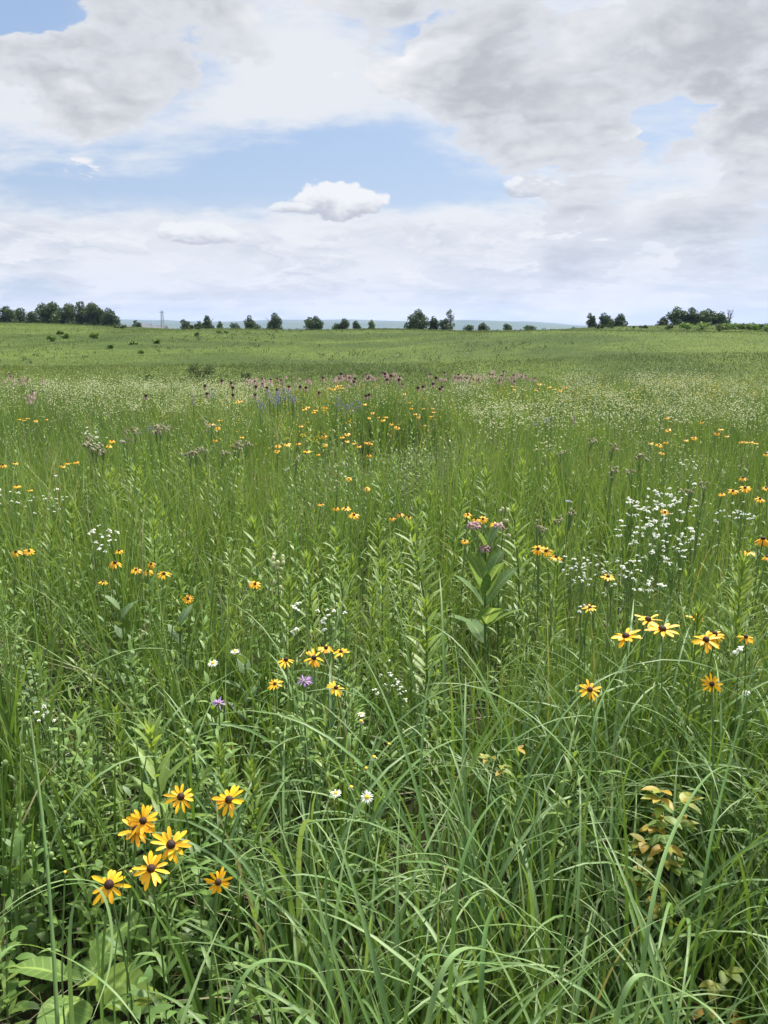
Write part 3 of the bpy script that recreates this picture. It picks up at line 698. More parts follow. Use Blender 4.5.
    cluster([(278, 446, 7), (277, 451, 7), (287, 444, 9), (298, 443, 7), (307, 451, 9), (318, 454, 6)], 'in the band left of centre', .74, 8, 18, .3, kind=tiny)
    cluster([(324, 436, 8), (325, 445, 6)], 'just above the band left of centre', .74, 7, 18, .3, kind=tiny)
    cluster([(342, 437, 6), (347, 434, 7), (347, 441, 6), (354, 443, 6), (359, 446, 7), (367, 442, 8), (371, 443, 7), (369, 455, 7)], 'in the band at the centre', .76, 7, 18, .3, kind=tiny)
    cluster([(349, 479, 7), (367, 489, 7)], 'below the band at the centre', .72, 7, 30, .2, kind=tiny)
    cluster([(659, 445, 8), (666, 442, 6), (651, 443, 6), (662, 453, 6)], 'in the far right part of the meadow', .80, 7, 16, .3, kind=tiny)
    cluster([(668, 430, 7), (667, 418, 5)], 'high in the far right part of the meadow', .80, 6, 16, .3, kind=tiny)
    cluster([(686, 440, 6), (694, 438, 7)], 'midway along the far right part', .80, 7, 16, .3, kind=tiny)
    cluster([(717, 433, 8), (721, 429, 6), (702, 422, 5), (727, 436, 5)], 'above the upper right clump', .80, 6, 16, .3, kind=tiny)
    cluster([(741, 442, 5), (746, 442, 5), (751, 442, 5), (756, 443, 6)], 'in a short row near the right edge', .80, 5, 16, .3, kind=tiny)
    cluster([(766, 454, 8)], 'cut by the right edge above the upper right clump', .8, 8, 16, .3, kind=tiny)
    def patch(pts, lab, h, dpx, grp):
        for (px, py) in pts: susan(px + random.uniform(-.6, .6), py, h, dpx * random.uniform(.8, 1.15), random.uniform(5, 30), lab, random.uniform(.1, .5), leafy=False, group=grp)
    patch([(301, 426), (316, 410), (304, 409), (308, 407), (314, 412), (325, 407), (237, 402), (240, 401), (218, 428), (215, 440), (242, 437), (212, 424), (220, 420)], 'distant yellow speck of a flower left of centre, near the violet clump', .76, 6, 'distant yellow flowers near the violet clump')
    patch([(395, 427), (398, 428), (391, 424), (386, 417), (412, 408), (415, 414), (418, 417), (424, 408), (432, 408), (431, 416), (433, 412), (424, 425), (410, 402), (378, 417), (383, 420), (404, 394), (352, 410), (365, 404), (372, 413), (369, 418)], 'distant yellow speck of a flower in the patch right of centre', .78, 5, 'distant yellow flowers right of centre')
    patch([(512, 386), (555, 389), (560, 391), (549, 387), (540, 384), (566, 387), (536, 390), (514, 389)], 'distant yellow speck of a flower along the far meadow edge', .8, 4.5, 'distant yellow flowers along the far meadow edge')
    patch([(336, 386), (338, 388), (340, 385), (334, 389), (342, 388), (329, 388)], 'distant yellow speck in the bright patch beneath the dark-headed coneflowers', .8, 4.5, 'distant yellow flowers beneath the coneflowers')
    patch([(19, 419), (24, 420), (28, 418), (47, 419), (36, 421)], 'distant yellow speck of a flower at the far left of the meadow', .76, 5, 'distant yellow flowers at the far left')

# -- daisies, seed buttons, small white heads
DRING = [ring_mesh(60 + i, M['white'], 19 + i, -.05 + .1 * i, w=.085, L=.36, miss=.03) for i in range(3)] + [ring_mesh(70, M['white'], 17, .9, w=.09, L=.3, miss=.35)]
DDISC = MB().add(ball((0, 0, .01), .17, .10, 12, 6, lo=-.3)).add(ball((0, 0, -.05), .12, .06, 8, 4), 1).mesh('flower_head', [M['yolk'], M['stem']])
def daisy(px, py, h, dpx, tilt, label, ring=0):
    x, y = at(px, py, h); z = float(ground(x, y)); dep = depth_of(x, y, z + h); dia = dpx * dep / F_PX
    KEEP.append((px, py, dep - .03, dpx * .6 + 1)); i = random.randrange(5)
    t = thing('daisy', label, 'daisy', (x, y, z), 0., 'white daisies in the near meadow')
    s = link('stem', SSTEM[i][1], t); s.scale = (.8, .8, h / .65)
    f = link('foliage', SFOL[i], t); f.scale = (.7, .7, h / .65)
    hd = link('flower_head', DDISC, t); hd.location = (0, 0, h); hd.scale = (dia,) * 3; face(hd, x, y, R(tilt), .4)
    if ring is not None: link('petal_ring', DRING[ring], hd)
def daisies():
    for (px, py, d, tl, rg, lab) in (
        (367, 797, 15, 40, 0, 'white daisy with yellow eye facing up, nearest the camera'),
        (336, 793, 13, 14, 1, 'white daisy seen edge on, left of the nearest daisy'),
        (351, 787, 11, 30, 3, 'fading daisy with stubby petals between two white ones'),
        (366, 768, 10, 20, None, 'bare yellow daisy button without petals above the white daisies'),
        (374, 757, 12, 20, 3, 'ragged daisy with few white petals above the bare button'),
        (361, 721, 10, 40, 3, 'faded daisy below the lone black-eyed flower'),
        (361, 714, 10, 5, 1, 'tiny daisy seen edge on, just over a faded daisy'),
        (389, 744, 9, 20, None, 'round yellow button head right of the ragged daisy'),
        (213, 663, 12, 20, 1, 'pale daisy-like flower left of the small clump, lower of two'),
        (235, 651, 11, 8, 1, 'pale daisy-like flower left of the small clump, upper of two'),
        (131, 872, 10, 30, 3, 'withered pale flower tucked under the near left clump'),
        (65, 872, 9, 30, None, 'yellow button head far left of the near left clump')):
        daisy(px, py, .60 if py > 700 else .64, d, tl, lab, rg)
BLOSSOM = [MB().add(puffs(rng.normal(0, .55, (7, 3)) * [1, 1, .45], U(.3, .52, 7), U(0, 1, 7), .6)).mesh('blossom', M['white']) for _ in range(5)]
def sprig(px, py, h, npuf, spread, dpx, label, name='white_sprig', group='sprigs of small white flowers', flat=1.1, mats='white', keep=True):
    """a branching stem that carries small white blossoms; spread and dpx in pixels there"""
    x, y = at(px, py, h); z = float(ground(x, y)); dep = depth_of(x, y, z + h); u = dep / F_PX
    if keep: KEEP.append((px, py, dep - .05, spread * .8))
    t = thing(name, label, 'wildflower', (x, y, z), 0., group)
    mb = MB(); top = np.array([0, 0, h - spread * u * .9]); mb.add(tube([[.02, .01, -.01], top * .5 + [.01, -.01, 0], top], [.0022, .002, .0016], 5))
    if npuf > 1: npuf = int(npuf * 1.2); dpx *= .68; spread *= 1.12
    for k in range(npuf):
        r = spread * u * math.sqrt(random.random()); a = random.uniform(0, 6.28)
        e = np.array([r * math.cos(a), r * math.sin(a), h + random.gauss(0, flat) * spread * u * .5])
        st = top * random.uniform(.75, 1.)
        mb.add(tube([st, (st * .45 + e * .55) + [0, 0, -.12 * spread * u], e], [.0013, .001, .0008], 3))
        b = link('blossom', random.choice(BLOSSOM), t); b.location = e; b.scale = (dpx * u * .58 * random.uniform(.7, 1.3),) * 3
        b.rotation_euler = (random.uniform(-.4, .4), random.uniform(-.4, .4), random.uniform(0, 6))
    mb.build('stem', M['stem'], t)
    i = random.randrange(5); f = link('foliage', SFOL[i], t); f.scale = (1, 1, h / .65)
def sprigs():
    for (px, py, n, sp, d, h, lab) in (
        (296, 605, 3, 6, 7, .66, 'small white flat-topped sprig above the round white ball flower'),
        (294, 632, 4, 5, 6, .64, 'small white sprig just left of the small orange-yellow clump'),
        (325, 619, 5, 8, 6, .66, 'white sprig with three tufts behind the small orange-yellow clump'),
        (329, 610, 3, 4, 6, .68, 'white tuft at the end of a long bare stalk'),
        (345, 612, 1, 1, 6, .70, 'single round white head on a thin stalk near the tufts'),
        (388, 682, 9, 12, 4.5, .62, 'loose white sprig right of the small orange-yellow clump'),
        (401, 691, 7, 9, 4.5, .62, 'second loose white sprig nearest the tall upright blades at centre'),
        (47, 713, 6, 12, 5, .62, 'white sprig among green buds at the left'),
        (52, 722, 3, 7, 5, .58, 'lower white sprig among green buds at the left'),
        (740, 648, 1, 1, 8, .78, 'single round white ball flower beside the right clump'),
        (747, 693, 1, 1, 8, .74, 'single round white ball flower low at the right'),
        (645, 587, 7, 10, 6, .82, 'white flat-topped sprig above the near right clump'),
        (660, 583, 2, 3, 6, .84, 'tiny white sprig right of a flat-topped one'),
        (586, 607, 4, 8, 5, .80, 'white sprig touching the small yellow flower')):
        sprig(px, py, h, n, sp, d, lab)
    big = 'white flower patch on the right'
    i = 0
    names = ['top left', 'top middle', 'top right', 'upper left', 'upper middle', 'centre', 'right of centre', 'lower left', 'lower middle', 'lower right', 'bottom']
    for (px, py, n, sp, d), nm in zip(((628, 505, 9, 14, 5), (657, 498, 9, 14, 5), (681, 500, 10, 14, 5), (640, 512, 14, 17, 5.5), (668, 509, 14, 16, 5.5), (660, 532, 22, 20, 5.5), (682, 540, 12, 14, 5), (627, 538, 7, 11, 5), (650, 543, 10, 14, 5), (692, 533, 8, 12, 5), (673, 556, 9, 10, 5)), names):
        sprig(px, py, .80, n, sp, d, f'white-flowered plant at the {nm} of the large white patch on the right', 'white_meadow_plant', big)
    low = 'white flower patch left of the near right clump'
    for (px, py, n, sp, d), nm in zip(((571, 566, 11, 12, 4.5), (582, 575, 9, 10, 4.5), (595, 570, 12, 13, 4.5), (612, 572, 8, 10, 4.5), (630, 574, 9, 12, 4.5), (633, 563, 5, 7, 4.5)), ('left end', 'lower left', 'left middle', 'middle', 'right end', 'upper right')):
        sprig(px, py, .80, n, sp, d, f'white-flowered plant at the {nm} of the strip beneath the large white patch', 'white_meadow_plant', low)
    for (px, py, n, sp, d, lab) in ((742, 514, 14, 12, 4.5, 'white-flowered plant below the upper right yellow clump'), (690, 468, 9, 11, 3.5, 'white-flowered plant far behind the large white patch'), (720, 515, 5, 6, 4, 'small white plant between the big patch and the right edge'),
                                 (55, 499, 12, 13, 4, 'whitish flowering plant near the left edge, larger of a pair'), (8, 497, 8, 9, 4, 'whitish flowering plant cut by the left edge'), (30, 500, 5, 7, 3.5, 'small whitish plant between two larger ones on the left'),
                                 (93, 538, 7, 12, 5, 'white sprig above the mid left yellow clump'), (113, 535, 5, 7, 5, 'white sprig right above the mid left yellow clump'), (100, 545, 5, 8, 5, 'lower white sprig above the mid left yellow clump'),
                                 (95, 437, 16, 10, 3.5, 'pale green-white flower cluster among the dry seedheads')):
        sprig(px, py, .78 if px > 400 else .72, n, sp, d, lab, 'white_meadow_plant', 'scattered white-flowered plants')

# -- leafy pale green shoots
def shoot_meshes(i, h=.75, n1=66, n2=16, LL=.105, WW=.0175, tint=.15):
    P, st = stem_mesh(300 + i, h, .0032, .03)
    r_ = np.random.default_rng(330 + i); n = 78; q = np.concatenate([np.linspace(.12, .93, n1), np.linspace(.93, 1., n2)])
    b = np.stack([np.interp(q, np.linspace(0, 1, len(P)), P[:, c]) for c in range(3)], -1); n = len(q)
    az = np.arange(n) * 2.4 + r_.normal(0, .2, n)
    sz = np.interp(q, [0, .3, .7, .92, 1], [.8, 1.05, 1., .75, .42]) * r_.uniform(.85, 1.12, n)
    el = np.interp(q, [0, .5, .85, 1], [.35, .65, .9, 1.15]) + r_.normal(0, .1, n)
    fo = MB().add(strips(b, az, el, r_.uniform(.2, .7, n) * np.interp(q, [0, .9, 1], [1.4, .8, .3]), LL * sz, WW * sz, 6, 'lance', 1.3, fold=.3, k=3, tint=np.clip(tint + .6 * q + r_.normal(0, .1, n), 0, 1), sway=r_.normal(0, .2, n))).mesh('foliage', M['shoot'])
    return st, fo
SHOOT = [shoot_meshes(i) for i in range(5)]
SHOOT_BIG = shoot_meshes(9, .75, 40, 12, .135, .023, .4)
def shoot(px, py, h, label, wide=1., group='pale green leafy shoots', big=False):
    x, y = at(px, py, h); z = float(ground(x, y)); s, f = SHOOT_BIG if big else random.choice(SHOOT)
    dep = depth_of(x, y, z + h); KEEP.append((px, py + 14 / dep, dep - .05, 26 / dep))
    t = thing('leafy_shoot', label, 'plant', (x, y, z), random.uniform(0, 6.28), group)
    t.scale = (h / .75 * wide, h / .75 * wide, h / .75); t.rotation_euler = (random.gauss(0, .07), random.gauss(0, .07), random.uniform(0, 6.28))
    link('stem', s, t); link('foliage', f, t)
def shoots():
    shoot(143, 728, .66, 'tall pale green leafy shoot behind the near left yellow clump', 1.1, big=True)
    for yy in (735, 762, 790): KEEP.append((143, yy, 1.99, 30))
    shoot(101, 760, .50, 'shorter leafy shoot just left of the tall one by the near left clump', .9)
    shoot(108, 695, .62, 'slim narrow-leaved shoot behind the shorter one on the left', .7)
    shoot(213, 735, .56, 'leafy shoot below the left lilac flower', 1.0)
    shoot(262, 755, .56, 'leafy shoot below and between the two lilac flowers', .9)
    groups = [('in the mid left part beyond the dark gap', .74, [(150, 500), (158, 512), (141, 520)]),
              ('around the tall pod stalk', .76, [(275, 508), (272, 520), (338, 530), (335, 560), (310, 560), (290, 585)]),
              ('in the row left of the milkweed', .78, [(391, 472), (428, 488), (455, 482), (469, 470), (410, 500), (388, 520), (430, 520)]),
              ('between the milkweed and the pod stalk', .70, [(402, 545), (403, 590), (441, 604), (372, 585), (386, 560)]),
              ('right of the milkweed behind the yellow trio', .80, [(549, 521), (520, 508), (555, 530)]),
              ('in the far middle beyond the milkweed', .78, [(500, 470), (515, 462), (536, 452), (552, 456), (480, 455)]),
              ('near the right edge', .82, [(760, 575), (735, 560), (700, 610)]),
              ('at the far left of the meadow', .72, [(60, 480), (45, 520), (70, 505), (25, 455)]),
              ('on the left among the yellow specks', .74, [(120, 470), (132, 466), (145, 472), (105, 475), (200, 470), (222, 480)]),
              ('in the lower middle', .58, [(390, 640), (420, 655), (240, 610), (222, 625), (350, 600)])]
    for place, h, pts in groups:
        for i, (px, py) in enumerate(sorted(pts)):
            pos = ORD[i] if i < len(pts) - 1 else 'rightmost'
            shoot(px, py, h + random.uniform(-.08, .05), f'leafy shoot, {pos} of {NUMW[len(pts)]} {place}', random.uniform(.65, 1.15))

# -- lilac flowers, budding plants, milkweed and the other single plants
def bergamots():
    for k, (px, py, d, h, lab) in enumerate(((304, 682, 17, .66, 'shaggy lilac flower on a leafy stem below the small yellow clump'), (219, 704, 14, .64, 'smaller shaggy lilac flower on the left, above a leafy shoot'))):
        x, y = at(px, py, h); z = float(ground(x, y)); dep = depth_of(x, y, z + h); dia = d * dep / F_PX; KEEP.append((px, py, dep - .03, d * .7))
        t = thing('wild_bergamot', lab, 'wildflower', (x, y, z), 0., 'lilac flowers')
        P, st = stem_mesh(400 + k, h, .0026, .02); link('stem', st, t)
        link('foliage', foliage_mesh(410 + k, P, h, 20, .075, .022, .1, .95, M['forb'], 'ovate', (.2, .7), True), t)
        n = 46; az = U(0, 6.3, n); e = U(-.1, 1.4, n)
        hd = MB().add(strips(np.tile([[0, 0, 0]], (n, 1)), az, e, U(.2, 1.4, n), dia * U(.4, .62, n), dia * .075, 4, 'lance', 1.2, tint=U(0, 1, n))).build('flower_head', M['lilac'], t); hd.location = (0, 0, h)
        c = MB().add(ball((0, 0, 0), dia * .2, dia * .16)).build('calyx', M['bud'], hd)
def bud_plants():
    for k, (px, py, h, lab) in enumerate((
        (26, 720, .62, 'bushy plant with round green buds at the left edge'), (62, 716, .62, 'plant topped by a round green bud beside the white sprig'), (84, 745, .56, 'small-budded plant left of the tall leafy shoot'),
        (55, 783, .50, 'low green plant with a plump bud left of the near yellow clump'), (20, 806, .48, 'leafy budded plant low at the left edge'), (193, 747, .58, 'single round bud on a stalk above the near left clump'),
        (66, 815, .46, 'budded plant under the white sprig, near the tall stalk'), (32, 845, .46, 'dark leafy plant with a green bud above the lowest yellow flower'), (302, 709, .56, 'round green bud below the shaggy lilac flower'),
        (277, 730, .56, 'round green bud left below the shaggy lilac flower'), (20, 640, .66, 'pale budding plant at the left edge, highest of its kind'), (30, 660, .64, 'pale budding plant with fuzzy leaves close below the highest one'))):
        x, y = at(px, py, h); z = float(ground(x, y)); dep = depth_of(x, y, z + h)
        t = thing('budding_plant', lab, 'plant', (x, y, z), U(0, 6), 'plants with round green buds')
        P, st = stem_mesh(430 + k, h, .0026, .03); link('stem', st, t)
        link('foliage', foliage_mesh(450 + k, P, h, 22, .062, .026, .15, .96, M['grey_leaf'] if k > 9 else M['forb'], 'ovate', (.2, .7), True), t)
        tips = [np.array([0, 0, h])] + [np.array([random.uniform(-.06, .06), random.uniform(-.06, .06), h - random.uniform(.03, .1)]) for _ in range(2 if k not in (5, 8, 9) else 0)]
        for j, e in enumerate(tips):
            if j: MB().add(tube([[0, 0, e[2] - .07], e * [.6, .6, 1] - [0, 0, .03], e], [.0017, .0015, .0013], 4)).build('branch', M['stem'], t)
            b = MB().add(ball((0, 0, 0), .0075, .0085, 9, 6)); n = 9
            b.add(strips([[0, 0, -.008]] * n, U(0, 6.3, n), U(-.2, .9, n), U(-.3, .2, n), .016, .007, 3, 'ovate', tint=.5))
            o = b.build('bud', M['bud'], t); o.location = e
def milkweed():
    px, py, h = 487, 600, .80
    x, y = at(486, 536, h); z = float(ground(x, y))
    t = thing('milkweed', 'tall milkweed with big upright grey-green leaves and dusty pink flower heads', 'plant', (x, y, z))
    dep = depth_of(x, y, z + h); KEEP.append((487, 590, dep - .1, 34)); KEEP.append((487, 560, dep - .1, 30)); KEEP.append((485, 622, dep - .1, 22))
    P = np.array([[.0, .0, 0], [.012, 0, .25], [.004, .0, .5], [0, 0, h - .06]]); MB().add(tube(P, [.006, .0055, .005, .0035], 8, .5)).build('stem', M['milkweed'], t)
    toc = math.atan2(-y, -x)
    spec = [(.735, 1.75, .11, .055, 1.3), (.735, -1.3, .12, .06, 1.2), (.66, 1.4, .18, .078, 1.32), (.66, -1.35, .18, .078, 1.25), (.58, 2.3, .16, .07, 1.2), (.56, -.8, .19, .084, 1.25), (.54, .75, .18, .08, 1.25), (.50, 1.75, .19, .078, 1.1), (.49, -1.7, .17, .07, 1.0), (.42, .3, .17, .08, .9), (.40, 1.5, .17, .075, .75), (.38, -1.3, .16, .07, .7), (.34, -2.6, .14, .065, .6)]
    for (zz, a, L, W, el) in spec:
        MB().add(strips([[0, 0, 0]], [toc + a], el, .5, L * 1.12, W * 1.12, 9, 'ellip', 1.5, roll=random.uniform(-.25, .25), fold=.18, tint=random.uniform(.3, .7), k=3)).build('leaf', M['milkweed'], t).location = (.004, 0, zz)
    for (dx, dy, dz, r) in ((-.05, 0, .04, .026), (-.005, -.02, -.05, .024), (.055, .03, .03, .02)):
        n = 70; v = rng.normal(0, 1, (n, 3)); v /= np.linalg.norm(v, axis=1)[:, None]; v[:, 2] = np.abs(v[:, 2]) * .9 - .25
        b = MB().add(puffs(v * r, .0048, U(0, 1, n), .8)); o = b.build('flower_head', M['pink'], t); o.location = (dx, dy, h + dz)
        MB().add(tube([[-dx, -dy, -dz - .06], [-dx * .3, -dy * .3, -.02], [0, 0, 0]], .0018, 5)).build('stalk', M['stem'], o)
def pod_stalk(px, py, h, label, n=14, scale=1.):
    x, y = at(px, py, h); z = float(ground(x, y)); dep = depth_of(x, y, z + h); KEEP.append((px, py + 6, dep - .04, 40 / dep)); KEEP.append((px, py + 30 / dep * 2, dep - .04, 30 / dep))
    t = thing('pod_stalk', label, 'plant', (x, y, z), 0., 'pale stalks with pods')
    P, st = stem_mesh(500 + int(px), h, .0028, .02); link('stem', st, t)
    link('foliage', foliage_mesh(510 + int(px), P, h, 8, .07, .018, .1, .6, M['shoot'], 'lance', pair=True), t)
    for k in range(n):
        q = random.random() ** 1.3; a = random.uniform(0, 6.28); zc = h - q * .16; r = .012 + .016 * random.random()
        e = (r * math.cos(a), r * math.sin(a), zc)
        MB().add(ball(e, .008 * scale, .0105 * scale, 7, 5, random.uniform(.2, 1))).add(tube([[0, 0, zc - .02], e], .001, 3, .5), 1).build('pod', [M['cream'], M['stem']], t)
def seedheads():
    lab = 'dry brownish seedheads on pale stalks'
    specs = [(('on the left, behind the mid left shoots'), [(88, 440), (95, 450), (103, 452), (92, 446)], .76), (('left of centre, tallest of all'), [(160, 428), (156, 432), (168, 430), (135, 432), (127, 440)], .80),
             ('left of centre, nearest the yellow band', [(196, 452), (205, 450), (234, 444), (246, 445), (238, 448), (222, 455)], .76), ('beneath the yellow band left of centre', [(190, 455), (211, 428), (296, 462)], .76),
             ('right of the milkweed', [(537, 525), (560, 520), (540, 530), (570, 512)], .80), ('on the far right, behind the white patch', [(612, 470), (640, 458), (632, 472), (705, 486), (612, 448), (690, 490)], .80), ('right of centre', [(575, 418), (590, 440), (560, 452)], .80)]
    k = 0
    for place, pts, h in specs:
        for i, (px, py) in enumerate(sorted(pts)):
            hh = h + random.uniform(-.02, .03); x, y = at(px, py, hh); z = float(ground(x, y)); dep = depth_of(x, y, z + hh); u = dep / F_PX
            pos = ORD[i] if i < len(pts) - 1 else 'rightmost'
            t = thing('dry_seedhead', f'dry brownish seedhead, {pos} of {NUMW[len(pts)]} {place}', 'seedhead', (x, y, z), 0., 'dry seedheads in the meadow')
            KEEP.append((px, py, dep - .04, 8))
            P, st = stem_mesh(560 + k, hh, .003, .03); link('stem', st, t); k += 1
            mb = MB()
            for q in range(random.randint(4, 7)):
                e = np.array([random.gauss(0, 3.6) * u, random.gauss(0, 3.6) * u, hh + random.gauss(0, 2.2) * u])
                mb.add(tube([[0, 0, hh - .09], e * [.5, .5, 1] - [0, 0, .03], e], [.0022, .0018, .0014], 4, .6), 1)
                n = 9; mb.add(puffs(e + rng.normal(0, .8, (n, 3)) * u, U(.5, 1.1, n) * u, U(0, .9, n), .8))
                n = 10; mb.add(strips([e] * n, U(0, 6.3, n), U(-.4, 1.4, n), U(0, .8, n), U(1.6, 2.8, n) * u, .6 * u, 2, 'lance', tint=U(0, .9, n)))
            mb.build('seed_cluster', [M['dry'], M['stem']], t)
            link('foliage', foliage_mesh(600 + k, P, hh, 8, .09, .016, .1, .75, M['shoot']), t)
def violets():
    """violet spikes"""
    specs = [('in the violet clump left of centre', 'violet flower spikes left of centre', .80, 16, [(270 + 3.1 * i + random.uniform(-2, 2), 398 + random.uniform(-3, 6)) for i in range(9)]),
             ('right of the violet clump', 'violet flower spikes right of the clump', .80, 14, [(337, 404), (341, 408), (346, 412), (352, 409), (358, 407)]),
             ('left of the violet clump', 'violet flower spikes left of the clump', .78, 14, [(260, 404), (213, 396), (262, 410), (193, 402)]),
             ('among the dry seedheads', 'violet flower spikes among the seedheads', .78, 10, [(149, 428), (123, 442), (140, 434)]),
             ('at the middle right', 'blue-violet flowers at middle right', .78, 7, [(536, 424), (546, 424), (551, 421)])]
    k = 0
    for place, grp, h, L, pts in specs:
        for i, (px, py) in enumerate(sorted(pts)):
            pos = ORD[i] if i < len(pts) - 1 else 'rightmost'
            x, y = at(px, py, h); z = float(ground(x, y)); u = depth_of(x, y, z + h) / F_PX
            t = thing('violet_flower_spike', f'violet flower spike, {pos} of {NUMW[len(pts)]} {place}', 'wildflower', (x, y, z), 0., grp)
            P, st = stem_mesh(700 + k, h, .004, .03); k += 1; link('stem', st, t)
            n = int(L * 1.3); q = rng.random(n); c = np.stack([rng.normal(0, 1.5, n) * u, rng.normal(0, 1.5, n) * u, h + (1 - q * 1.5) * L * u * .5], -1)
            MB().add(puffs(c, U(.35, .75, n) * u, U(0, 1, n), .9)).add(tube([[0, 0, h - L * u], [0, 0, h]], [.35 * u, .2 * u], 5), 1).build('flower_head', [M['violet'], M['stem']], t)
            link('foliage', foliage_mesh(760 + k, P, h, 10, .1, .02, .1, .85, M['forb']), t)
    x, y = at(568, 502, .8); z = float(ground(x, y)); t = thing('blue_flower', 'lone blue-violet flower behind the dry seedheads, right of the milkweed', 'wildflower', (x, y, z))
    P, st = stem_mesh(690, .8, .002, .02); link('stem', st, t); n = 6; u = depth_of(x, y, z + .8) / F_PX
    MB().add(strips([[0, 0, .8]] * n, np.arange(n) * 1.05, .6, .5, 3.6 * u, 2.2 * u, 3, 'ovate', tint=U(.5, 1, n))).build('flower_head', M['violet'], t)
def coneflowers():
    ring = [ring_mesh(110 + i, M['pink'], 12, 1.0 + .12 * i, w=.10, L=.42, bend=(.2, .5)) for i in range(3)]
    head = MB().add(ball((0, 0, .04), .19, .17, 9, 6, lo=-.3)).mesh('flower_head', M['cone'])
    rows = [('near the violet clump, in the left half of the band', 'coneflowers along the far meadow edge, left half', [(231, 383), (205, 386), (207, 394), (233, 395), (256, 387), (255, 395), (267, 388), (277, 390), (289, 387), (300, 387), (319, 393), (323, 378), (306, 388), (233, 388), (146, 396), (222, 381)]),
            ('in the centre of the band, by the thick grass clump', 'coneflowers along the far meadow edge, centre', [(341, 374), (355, 379), (354, 382), (366, 396), (369, 395), (387, 380), (385, 374), (391, 376), (399, 380), (423, 387), (433, 384), (440, 389), (436, 378), (418, 388), (442, 387)])]
    k = 0
    for place, grp, pts in rows:
        for i, (px, py) in enumerate(sorted(pts)):
            h = .86; x, y = at(px, py, h); z = float(ground(x, y)); u = depth_of(x, y, z + h) / F_PX
            t = thing('coneflower', f'dark-headed coneflower {place}', 'wildflower', (x, y, z), 0., grp)
            s = link('stem', SSTEM[k % 5][1], t); s.scale = (1.5, 1.5, h / .65); k += 1
            hd = link('flower_head', head, t); hd.location = (0, 0, h); hd.scale = (8.5 * u, 8.5 * u, 10 * u); link('petal_ring', random.choice(ring), hd)
    pts = []
    while len(pts) < 170:
        px = random.uniform(245, 535); py = 377 + random.gauss(0, 2.4) + 2.5 * (px < 340)
        if random.random() < float(sstep(.25, .65, vnoise(px / 17., py / 4.))): pts.append((px, py))
    pts += [(random.uniform(0, 48), random.gauss(379, 2)) for _ in range(14)] + [(random.gauss(31, 4), random.gauss(397, 3)) for _ in range(9)]
    for (px, py) in pts:
        h = .8; x, y = at(px, py, h); z = float(ground(x, y)); u = depth_of(x, y, z + h) / F_PX
        left = px < 100
        t = thing('pink_coneflower', 'dusty pink coneflower in the drift at the far left of the meadow' if left else 'dusty pink coneflower in the long drift along the far edge of the meadow', 'wildflower', (x, y, z), random.uniform(0, 6), 'pink drift at the far left' if left else 'pink drift along the far meadow edge')
        s = link('stem', SSTEM[k % 5][1], t); s.scale = (1.5, 1.5, h / .65); k += 1
        if random.random() < .28: c = link('flower_head', head, t); c.location = (0, 0, h); c.scale = (6 * u, 6 * u, 7 * u)
        hd = link('petal_ring', random.choice(ring), t); hd.location = (0, 0, h); hd.scale = (random.uniform(6.5, 9) * u,) * 3
def vines():
    for k, (px, py, h, nl, mat, lab) in enumerate(((665, 788, .56, 24, 'orange', 'young creeper with yellow-orange leaves climbing through the grass'), (690, 850, .42, 8, 'broad', 'green creeper leaves below the yellow-orange creeper'), (497, 752, .62, 6, 'orange', 'small orange-leaved seedling on top of an upright blade'), (718, 965, .30, 6, 'orange', 'low yellowish creeper leaves at the lower right'))):
        x, y = at(px, py, h); z = float(ground(x, y)); dep = depth_of(x, y, z + h); KEEP.append((px, py + 8, dep - .05, 22 if k != 2 else 12)); 
        if k == 0: [KEEP.append((px + 3 * e, py + 14 * e, dep - .03, 30)) for e in range(6)]
        t = thing('creeper', lab, 'creeper', (x, y, z), 0., 'creepers in the near grass')
        P, st = stem_mesh(800 + k, h, .0022, .05); link('stem', st, t)
        toc = math.atan2(-y, -x)
        for j in range(nl):
            q = 1 - .62 * j / nl if k != 2 else 1 - .08 * j / nl; zz = q * h; a = toc + random.uniform(-1.9, 1.9)
            e0 = np.array([math.cos(a), math.sin(a), .2]) * random.uniform(.015, .05)
            mb = MB().add(tube([[0, 0, 0], e0], .001, 3, .7), 1); n = 3 if k != 2 else 2
            sz = 1. if k != 2 else .55
            mb.add(strips([e0] * n, a + np.linspace(-.9, .9, n), U(-.1, .5, n), U(.2, .9, n), U(.036, .058, n) * sz, U(.018, .027, n) * sz, 6, 'ovate', 1.3, fold=.22, tint=U(0, 1, n) * (.6 if mat == 'broad' else 1), k=3))
            mb.build('leaf', [M[mat] if not (k == 0 and j % 3 == 2) else M['broad'], M['stem']], t).location = (0, 0, zz)
